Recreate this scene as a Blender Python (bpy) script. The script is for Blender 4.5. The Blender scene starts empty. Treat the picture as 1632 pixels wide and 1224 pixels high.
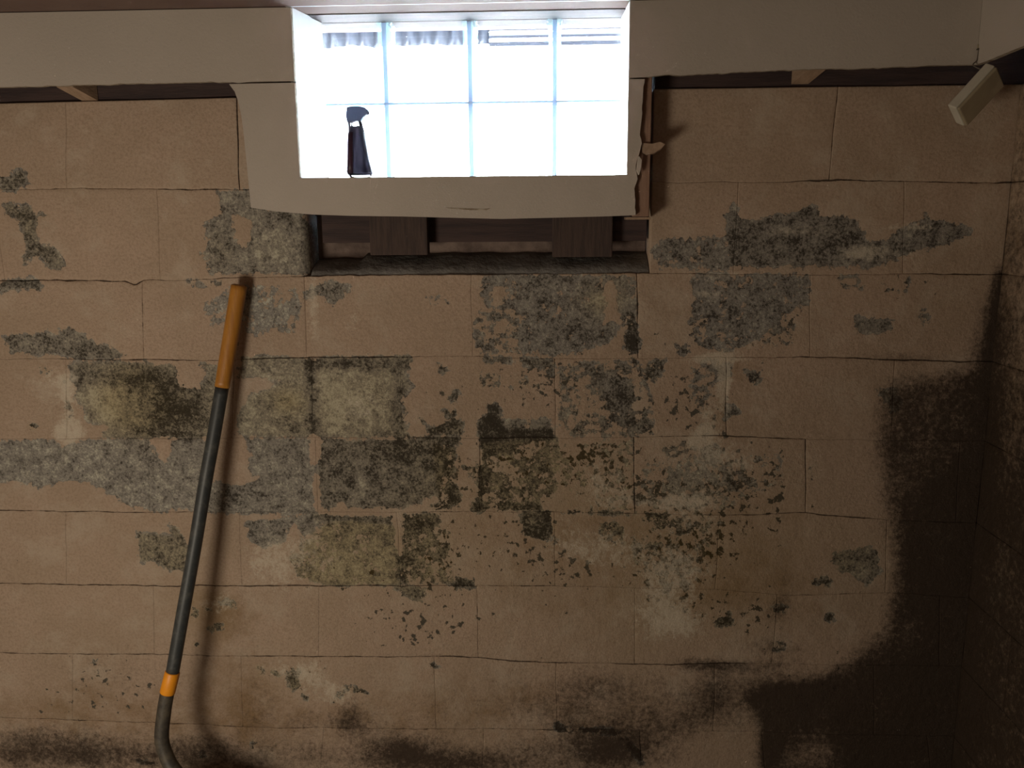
import bpy, bmesh, math, random
import numpy as np
from mathutils import Vector, Matrix, noise as mn

S = bpy.context.scene
COL = S.collection
random.seed(7)
ZO = 1.73                       # floor is z = 0; the joint under the second block course is z = ZO

# ------------------------------------------------------------------ camera
cam_d = bpy.data.cameras.new('camera'); cam = bpy.data.objects.new('camera', cam_d); COL.objects.link(cam)
FPX = 1352.8
cam.location = (0.5916, -2.0654, -0.0695 + ZO)
cam.rotation_euler = (1.377888, 0.007737, 0.045171)
cam_d.sensor_width = 36; cam_d.lens = FPX / 1632 * 36; cam_d.clip_start = .02
S.camera = cam
# ------------------------------------------------------------------ world (bright overcast daylight)
w = bpy.data.worlds.new('world'); S.world = w; w.use_nodes = True
wn = w.node_tree.nodes; wn['Background'].inputs[0].default_value = (.84, .90, 1, 1); wn['Background'].inputs[1].default_value = 55.0
# ------------------------------------------------------------------ lamps
def lamp(name, kind, loc, power, col, size=.1):
    d = bpy.data.lights.new(name, kind); d.energy = power; d.color = col
    if kind in ('POINT', 'SPOT'): d.shadow_soft_size = size
    o = bpy.data.objects.new(name, d); COL.objects.link(o); o.location = loc; return o
lamp('room_lamp', 'POINT', (-.60, -1.72, .74), 60, (1, .885, .715), .26)
# ------------------------------------------------------------------ exposure
S.view_settings.view_transform = 'Standard'; S.view_settings.look = 'None'
S.view_settings.exposure = 0.0; S.view_settings.gamma = 1; S.view_settings.use_curve_mapping = False
S.cycles.use_denoising = True
S.cycles.max_bounces = 10; S.cycles.transparent_max_bounces = 16
S.cycles.sample_clamp_indirect = 40

# ------------------------------------------------------------------ photo pixel -> point on a plane y = Y of the room
Rm = np.array(cam.rotation_euler.to_matrix()); CL = np.array(cam.location)
def U(px, py, Y=0.0):
    d = Rm @ np.array([(px - 816) / FPX, -(py - 612) / FPX, -1.0]); t = (Y - CL[1]) / d[1]
    return CL + d * t
def UX(px, X):                  # same for a plane x = X
    d = Rm @ np.array([(px[0] - 816) / FPX, -(px[1] - 612) / FPX, -1.0]); t = (X - CL[0]) / d[0]
    return CL + d * t
def UXZ(px, py, Y=0.0):
    p = U(px, py, Y); return (p[0], p[2])

# ------------------------------------------------------------------ node helpers
class NT:
    def __init__(s, name):
        s.m = bpy.data.materials.new(name); s.m.use_nodes = True; s.t = s.m.node_tree; s.n = s.t.nodes
        s.b = s.n['Principled BSDF']; s.out = s.n['Material Output']
        s.pos = s.n.new('ShaderNodeNewGeometry').outputs['Position']
    def L(s, a, b): s.t.links.new(a, b)
    def put(s, sock, v):
        if hasattr(v, 'is_output'): s.L(v, sock)
        elif isinstance(v, tuple) and sock.type == 'RGBA': sock.default_value = (*v, 1) if len(v) == 3 else v
        else: sock.default_value = v
    def math(s, op, a, b=0.0, c=None, clamp=False):
        n = s.n.new('ShaderNodeMath'); n.operation = op; n.use_clamp = clamp
        s.put(n.inputs[0], a); s.put(n.inputs[1], b)
        if c is not None: s.put(n.inputs[2], c)
        return n.outputs[0]
    def noise(s, scale, detail=4, rough=.55, dist=0.0, vec=None, off=0.0, mul=None):
        v = vec or s.pos
        if off or mul:
            mp = s.n.new('ShaderNodeMapping'); mp.inputs[1].default_value = (off, off * 1.7, off * .6)
            if mul: mp.inputs[3].default_value = mul
            s.L(v, mp.inputs[0]); v = mp.outputs[0]
        n = s.n.new('ShaderNodeTexNoise'); n.inputs['Scale'].default_value = scale; n.inputs['Detail'].default_value = detail
        n.inputs['Roughness'].default_value = rough; n.inputs['Distortion'].default_value = dist; s.L(v, n.inputs['Vector'])
        return n.outputs[0]
    def ss(s, v, lo, hi, a=0.0, b=1.0):
        n = s.n.new('ShaderNodeMapRange'); n.interpolation_type = 'SMOOTHSTEP'
        s.put(n.inputs[0], v); n.inputs[1].default_value = lo; n.inputs[2].default_value = hi
        n.inputs[3].default_value = a; n.inputs[4].default_value = b
        return n.outputs[0]
    def mix(s, f, a, b, mode='MIX'):
        n = s.n.new('ShaderNodeMix'); n.data_type = 'RGBA'; n.blend_type = mode
        s.put(n.inputs[0], f); s.put(n.inputs[6], a); s.put(n.inputs[7], b); return n.outputs[2]
    def attr(s, name):
        n = s.n.new('ShaderNodeAttribute'); n.attribute_name = name; return n.outputs['Fac']
    def bump(s, h, strength=1.0, dist=1.0):
        n = s.n.new('ShaderNodeBump'); n.inputs['Strength'].default_value = strength; n.inputs['Distance'].default_value = dist
        s.L(h, n.inputs['Height']); s.L(n.outputs[0], s.b.inputs['Normal'])
    def col(s, v, rough=.8, spec=.3):
        s.put(s.b.inputs['Base Color'], v); s.put(s.b.inputs['Roughness'], rough); s.b.inputs['Specular IOR Level'].default_value = spec

# ------------------------------------------------------------------ materials
def masonry():
    t = NT('painted_masonry')
    A = {k: t.attr(k) for k in ('peel', 'tone', 'olive', 'speck', 'salt', 'mold_shade', 'rust', 'crk')}
    nb = t.noise(16, 3, .6, off=3.1); nf = t.noise(70, 5, .65, off=7.7); ng = t.noise(4, 5, .6, off=1.3)
    nn = t.math('ADD', t.math('MULTIPLY', t.math('SUBTRACT', nb, .5), .038), t.math('MULTIPLY', t.math('SUBTRACT', nf, .5), .058))
    pv = t.math('ADD', A['peel'], nn)
    pm = t.ss(pv, -.0008, .0010)
    # specks: small holes in the paint film / mould colonies
    sv = t.math('ADD', t.math('MULTIPLY', t.math('SUBTRACT', t.noise(48, 4, .6, off=11.3), .5), 1.0), t.math('MULTIPLY', A['speck'], .30))
    sm = t.ss(sv, .235, .275)
    # paint
    c = t.mix(t.ss(ng, .3, .7), (.455, .335, .250), (.40, .298, .215))
    c = t.mix(t.ss(t.noise(160, 4, .7), .42, .66, 0, .5), c, (.27, .19, .13))
    c = t.mix(t.ss(t.noise(9, 6, .7, off=5), .48, .68, 0, .5), c, (.50, .41, .32))
    rv = t.math('ADD', A['rust'], t.math('MULTIPLY', t.math('SUBTRACT', t.noise(13, 7, .75, off=9), .5), 1.4))
    c = t.mix(t.ss(rv, .25, 1.0, 0, .75), c, (.20, .115, .042))
    c = t.mix(t.math('MULTIPLY', A['olive'], .36), c, (.36, .275, .165))
    # concrete under the paint
    tn = t.math('ADD', A['tone'], t.math('MULTIPLY', t.math('SUBTRACT', t.noise(34, 8, .85, off=2.2), .5), 2.8))
    tn = t.math('ADD', tn, t.math('MULTIPLY', t.math('SUBTRACT', t.noise(150, 4, .8, off=4.4), .5), 2.0))
    cg = t.mix(t.ss(tn, .0, .5), (.050, .042, .033), (.265, .242, .213))
    cg = t.mix(t.ss(tn, .5, 1.15), cg, (.56, .53, .43))
    cg = t.mix(t.math('MULTIPLY', A['olive'], .55), cg, t.mix(t.ss(tn, .0, .9), (.035, .025, .006), (.36, .27, .10)))
    agg = t.noise(260, 3, .8, off=8.8)
    cg = t.mix(t.ss(agg, .60, .68, 0, .6), cg, (.06, .052, .04))
    cg = t.mix(t.ss(t.noise(85, 5, .8, off=14), .60, .68, 0, .55), cg, (.045, .040, .028))
    dk = t.noise(42, 9, .82, off=27.)
    cg = t.mix(t.ss(dk, .545, .60, 0, .55), cg, (.056, .045, .035))
    # rim of the film: pale chipped edge
    rim = t.math('MULTIPLY', t.ss(pv, -.0035, -.0008), t.math('SUBTRACT', 1.0, pm))
    c = t.mix(t.math('MULTIPLY', rim, .30), c, (.56, .46, .35))
    c = t.mix(sm, c, t.mix(A['olive'], (.090, .078, .060), (.060, .042, .014)))
    c = t.mix(pm, c, cg)
    # efflorescence
    ev = t.math('ADD', A['salt'], t.math('MULTIPLY', t.math('SUBTRACT', t.noise(30, 8, .85, off=6.6), .5), 2.4))
    ev = t.math('ADD', ev, t.math('MULTIPLY', t.math('SUBTRACT', t.noise(90, 6, .85, off=33.), .5), 1.6))
    c = t.mix(t.ss(ev, .45, 1.05, 0, .66), c, (.64, .565, .45))
    # dark mould and dirt, with right-hand shade painted into the same mask
    mv = t.math('ADD', A['mold_shade'], t.math('MULTIPLY', t.math('SUBTRACT', t.noise(8, 8, .78, off=12.), .5), 1.15))
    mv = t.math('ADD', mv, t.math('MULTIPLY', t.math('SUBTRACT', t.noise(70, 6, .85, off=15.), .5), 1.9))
    mm = t.math('MULTIPLY', t.ss(mv, .15, 1.05, 0, .93), t.ss(A['mold_shade'], 0, .12))
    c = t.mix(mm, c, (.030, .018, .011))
    # scattered pale flecks on the dark areas
    fl = t.math('MULTIPLY', t.ss(t.noise(110, 3, .75, off=21.), .685, .72), t.ss(A['mold_shade'], .35, .8))
    c = t.mix(t.math('MULTIPLY', fl, .55), c, (.26, .20, .14))
    # crack at joints
    cv = t.math('ADD', A['crk'], t.math('MULTIPLY', t.math('SUBTRACT', t.noise(22, 6, .7, off=17.), .5), 2.0))
    c = t.mix(t.ss(cv, .40, .95, 0, .85), c, (.045, .028, .018))
    t.col(c, t.mix(pm, (.62,) * 3, (.92,) * 3), .25)
    sx = t.n.new('ShaderNodeSeparateXYZ'); t.L(t.pos, sx.inputs[0]); rgh = t.ss(sx.outputs[2], ZO - .75, ZO + .05, 1.15, .30)   # the film is blistered low down, smooth high up
    h = t.math('MULTIPLY', pm, -.0014)
    h = t.math('ADD', h, t.math('MULTIPLY', sm, -.0008))
    h = t.math('ADD', h, t.math('MULTIPLY', t.math('MULTIPLY', t.noise(26, 9, .78, off=30.), rgh), .0115))
    h = t.math('ADD', h, t.math('MULTIPLY', agg, t.math('ADD', .0003, t.math('MULTIPLY', pm, .0009))))
    h = t.math('ADD', h, t.math('MULTIPLY', t.ss(cv, .40, .95), -.002))
    t.bump(h, .85)
    return t.m
M_WALL = masonry()

def plain(name, c1, c2, scale=8, rough=.8, spec=.3, bumpa=.0004, bscale=120, mul=None, metal=0, detail=5):
    t = NT(name)
    c = t.mix(t.ss(t.noise(scale, detail, .65, mul=mul), .32, .68), c1, c2)
    t.col(c, rough, spec); t.b.inputs['Metallic'].default_value = metal
    if bumpa: t.bump(t.math('MULTIPLY', t.noise(bscale, 4, .6, mul=mul), bumpa))
    return t.m
def drywall_mat():
    t = NT('drywall_paint')
    c = t.mix(t.ss(t.noise(3, 5, .6), .3, .7), (.46, .405, .35), (.43, .378, .325))
    c = t.mix(t.ss(t.noise(40, 7, .8, off=3), .58, .80, 0, .35), c, (.30, .26, .20))
    t.col(c, .65, .3); t.bump(t.math('MULTIPLY', t.noise(220, 4, .6), .0005)); return t.m
M_DRY = drywall_mat()
M_GYP = plain('torn_gypsum', (.40, .35, .28), (.22, .17, .12), 60, .95, .1, .002, 90)
M_JAMB = plain('white_paint', (.86, .86, .85), (.80, .80, .79), 6, .5, .4, .0002)
M_PINE = plain('pine_wood', (.30, .185, .13), (.23, .135, .092), 14, .7, .3, .0006, 60, mul=(6, 6, .5))
M_PINEL = plain('light_pine', (.36, .25, .175), (.28, .19, .125), 14, .7, .3, .0006, 60, mul=(6, 1, 6))
M_DARKW = plain('dark_stained_wood', (.040, .027, .027), (.070, .044, .040), 10, .75, .3, .0008, 60, mul=(.5, 5, 6))
M_SHIM = plain('brown_shim_wood', (.050, .034, .030), (.080, .052, .043), 20, .75, .3, .0008, 90, mul=(8, 5, .6))
M_MORT = plain('grey_mortar', (.26, .25, .235), (.17, .16, .15), 22, .95, .15, .004, 60)
M_BEIGEB = plain('beige_painted_sill_block', (.24, .175, .145), (.10, .07, .06), 9, .85, .2, .002, 60)
M_FLOOR = plain('floor_concrete', (.12, .10, .085), (.07, .06, .05), 4, .85, .3, .002, 30)
M_CEIL = plain('ceiling_board', (.17, .115, .095), (.14, .09, .075), 4, .85, .2, .0004)
M_ROOM = plain('room_wall_paint', (.26, .21, .165), (.22, .175, .14), 3, .8, .2, .0004)
M_GROUND = plain('pale_bounce_ground', (.78, .77, .74), (.66, .65, .62), 40, .9, .2, .004, 60)  # unseen outside ground, made pale to bounce daylight onto the window head
M_AWN = plain('grey_blue_metal', (.085, .095, .125), (.060, .070, .095), 12, .5, .4, .0002, metal=.2)
M_AWN2 = plain('white_metal_slat', (.36, .40, .42), (.30, .33, .36), 12, .5, .4, .0002)
M_WHITEP = plain('white_plastic', (.56, .52, .43), (.48, .44, .36), 9, .45, .5, .0001)
M_CREAMP = plain('cream_plastic', (.36, .30, .20), (.29, .24, .16), 9, .45, .5, .0001)
M_WIRE = plain('grey_wire', (.16, .13, .10), (.11, .09, .07), 9, .6, .4, 0)
M_GRIP = plain('varnished_ash_grip', (.42, .185, .028), (.33, .135, .020), 12, .42, .45, .0004, 70, mul=(10, 10, .8))
def shaft_mat():
    t = NT('charcoal_fibreglass')
    c = t.mix(t.ss(t.noise(30, 6, .75), .45, .75), (.030, .033, .034), (.072, .072, .066))
    c = t.mix(t.ss(t.noise(140, 5, .8, off=2), .62, .72, 0, .5), c, (.20, .18, .15))
    t.col(c, .48, .4); return t.m
M_SHAFT = shaft_mat()
M_STEEL = plain('dirty_black_steel', (.035, .030, .025), (.085, .070, .050), 30, .55, .4, .0006, 120)
M_BAND = plain('orange_plastic_band', (.72, .27, .012), (.62, .22, .012), 18, .45, .4, .0003)
M_BTLR = plain('dark_maroon_plastic', (.075, .030, .050), (.050, .022, .038), 20, .35, .5, 0)
M_BTLB = plain('dark_navy_plastic', (.022, .028, .055), (.030, .036, .070), 20, .3, .5, 0)
M_HEADB = plain('blue_grey_plastic', (.055, .075, .13), (.045, .060, .11), 20, .4, .5, 0)

def trans(m, col, f):
    n = m.node_tree.nodes; l = m.node_tree.links; b = n['Principled BSDF']
    tr = n.new('ShaderNodeBsdfTranslucent'); tr.inputs[0].default_value = (*col, 1); mx = n.new('ShaderNodeMixShader'); mx.inputs[0].default_value = f
    l.new(b.outputs[0], mx.inputs[1]); l.new(tr.outputs[0], mx.inputs[2]); l.new(mx.outputs[0], n['Material Output'].inputs[0])
trans(M_BTLR, (.26, .15, .20), .40); trans(M_BTLB, (.24, .22, .27), .45); trans(M_HEADB, (.26, .27, .34), .5)
def glass_mat(name, tint, rough=.0, fac=.85):
    m = bpy.data.materials.new(name); m.use_nodes = True; n = m.node_tree.nodes; l = m.node_tree.links
    n.remove(n['Principled BSDF'])
    tr = n.new('ShaderNodeBsdfTransparent'); tr.inputs[0].default_value = (*tint, 1)
    gl = n.new('ShaderNodeBsdfGlossy'); gl.inputs['Roughness'].default_value = .04
    fr = n.new('ShaderNodeFresnel'); fr.inputs[0].default_value = 1.5
    mx = n.new('ShaderNodeMixShader'); l.new(fr.outputs[0], mx.inputs[0]); l.new(tr.outputs[0], mx.inputs[1]); l.new(gl.outputs[0], mx.inputs[2])
    l.new(mx.outputs[0], n['Material Output'].inputs[0]); return m
M_GLASS = glass_mat('window_glass', (.97, .985, .99))
M_CLEARP = glass_mat('clear_plastic', (.93, .95, .97))
def rimglass():
    m = bpy.data.materials.new('glass_block_edge'); m.use_nodes = True; n = m.node_tree.nodes; l = m.node_tree.links
    b = n['Principled BSDF']; b.inputs['Base Color'].default_value = (.70, .84, .88, 1); b.inputs['Roughness'].default_value = .15
    tr = n.new('ShaderNodeBsdfTranslucent'); tr.inputs[0].default_value = (.62, .80, .86, 1)
    mx = n.new('ShaderNodeMixShader'); mx.inputs[0].default_value = .55
    l.new(b.outputs[0], mx.inputs[1]); l.new(tr.outputs[0], mx.inputs[2]); t2 = n.new('ShaderNodeBsdfTransparent'); t2.inputs[0].default_value = (.84, .95, .97, 1); m2 = n.new('ShaderNodeMixShader'); m2.inputs[0].default_value = .72
    l.new(mx.outputs[0], m2.inputs[1]); l.new(t2.outputs[0], m2.inputs[2]); l.new(m2.outputs[0], n['Material Output'].inputs[0]); return m
M_RIM = rimglass()
def mortar_mat():
    m = bpy.data.materials.new('white_glass_mortar'); m.use_nodes = True; n = m.node_tree.nodes; l = m.node_tree.links
    b = n['Principled BSDF']; b.inputs['Base Color'].default_value = (.62, .66, .72, 1); b.inputs['Roughness'].default_value = .8
    tr = n.new('ShaderNodeBsdfTranslucent'); tr.inputs[0].default_value = (.56, .62, .74, 1)
    mx = n.new('ShaderNodeMixShader'); mx.inputs[0].default_value = .5
    l.new(b.outputs[0], mx.inputs[1]); l.new(tr.outputs[0], mx.inputs[2]); l.new(mx.outputs[0], n['Material Output'].inputs[0]); return m
M_GMORT = mortar_mat()

# ------------------------------------------------------------------ object helpers
def link(name, me, mat, parent=None, smooth=False):
    o = bpy.data.objects.new(name, me); COL.objects.link(o)
    for x in (mat if isinstance(mat, (list, tuple)) else [mat]): me.materials.append(x)
    if smooth:
        for p in me.polygons: p.use_smooth = True
    if parent: o.parent = parent
    return o
def from_bm(name, bm, mat, parent=None, smooth=False):
    bmesh.ops.recalc_face_normals(bm, faces=bm.faces)
    me = bpy.data.meshes.new(name); bm.to_mesh(me); bm.free(); return link(name, me, mat, parent, smooth)
def empty(name, loc=(0, 0, 0)):
    o = bpy.data.objects.new(name, None); COL.objects.link(o); o.location = loc; o.empty_display_size = .05; return o
def tag(o, label=None, cat=None, group=None, kind=None):
    for k, v in (('label', label), ('category', cat), ('group', group), ('kind', kind)):
        if v: o[k] = v
    return o
def keep(o, parent):            # parent without moving
    o.parent = parent; o.matrix_parent_inverse = parent.matrix_basis.inverted(); return o
def box(bm, x0, x1, y0, y1, z0, z1, bev=0.0):
    r = bmesh.ops.create_cube(bm, size=1.0)
    bmesh.ops.scale(bm, vec=(x1 - x0, y1 - y0, z1 - z0), verts=r['verts'])
    bmesh.ops.translate(bm, vec=((x0 + x1) / 2, (y0 + y1) / 2, (z0 + z1) / 2), verts=r['verts'])
    if bev:
        es = {e for v in r['verts'] for e in v.link_edges}
        bmesh.ops.bevel(bm, geom=list(es), offset=bev, segments=2, affect='EDGES', profile=.5)
def boxo(name, x0, x1, y0, y1, z0, z1, mat, parent=None, bev=0.002):
    bm = bmesh.new(); box(bm, x0, x1, y0, y1, z0, z1, bev); return from_bm(name, bm, mat, parent)
def extrude_poly(name, pts, y0, y1, mat, parent=None, edge_mat=None):   # pts in (x, z), from y0 (front) to y1 (back)
    bm = bmesh.new()
    f = [bm.verts.new((x, y0, z)) for x, z in pts]; b = [bm.verts.new((x, y1, z)) for x, z in pts]
    n = len(pts); bm.faces.new(f); bm.faces.new(b[::-1])
    for i in range(n):
        q = bm.faces.new((f[i], b[i], b[(i + 1) % n], f[(i + 1) % n]))
        if edge_mat: q.material_index = 1
    return from_bm(name, bm, [mat, edge_mat] if edge_mat else mat, parent)
def wob(pts, step=.012, amp=.0025, seed=0.0, skip=()):        # open polyline
    return wob_(pts, step, amp, seed, tuple(skip) + (len(pts) - 1,))
def wob_(pts, step, amp, seed, skip):        # roughen a torn polygon outline
    out = []
    for i in range(len(pts)):
        a, b = np.array(pts[i]), np.array(pts[(i + 1) % len(pts)]); L = np.linalg.norm(b - a)
        if i in skip: out.append(tuple(a)); continue
        n = max(1, int(L / step))
        for k in range(n):
            p = a + (b - a) * k / n; d = np.array([-(b - a)[1], (b - a)[0]]) / (L + 1e-9)
            q = mn.noise(Vector((p[0] * 30 + seed, p[1] * 30, seed))) * 1.3 + mn.noise(Vector((p[0] * 110, p[1] * 110, seed))) * .7
            out.append(tuple(p + d * q * amp))
    return out
def lathe_tube(name, path, mat, parent=None, seg=20, squash=None):      # path = [(point, radius)], capped smooth tube
    bm = bmesh.new(); rings = []
    P = [Vector(p) for p, _ in path]; T0 = None; X = None
    for i, (p, r) in enumerate(path):
        t = (P[min(i + 1, len(P) - 1)] - P[max(i - 1, 0)]).normalized()
        if X is None: X = t.cross(Vector((0, 1, 0.13))).normalized()
        X = (X - t * X.dot(t)).normalized(); Yv = t.cross(X)
        rings.append([bm.verts.new(P[i] + X * (r * math.cos(a)) + Yv * (r * math.sin(a))) for a in [2 * math.pi * k / seg for k in range(seg)]])
    for a, b in zip(rings, rings[1:]):
        for k in range(seg): bm.faces.new((a[k], a[(k + 1) % seg], b[(k + 1) % seg], b[k]))
    bm.faces.new(rings[0]); bm.faces.new(rings[-1][::-1])
    return from_bm(name, bm, mat, parent, True)

# ------------------------------------------------------------------ weathering and painted right-side shade of the wall, laid out in metres on the wall plane
def zs(ox, oy, s): return lambda pts: [(ox + x / s, oy + y / s) for x, y in pts]
z2 = zs(0, 0, 3.138); z3 = zs(1000, 0, 2.582); z4 = zs(0, 380, 3.138); z5 = zs(440, 300, 2.632); z6 = zs(1000, 380, 2.582)
zA = zs(0, 760, 2.632); zB = zs(440, 760, 2.632); zC = zs(1010, 760, 2.624); pp = lambda p: p
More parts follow.
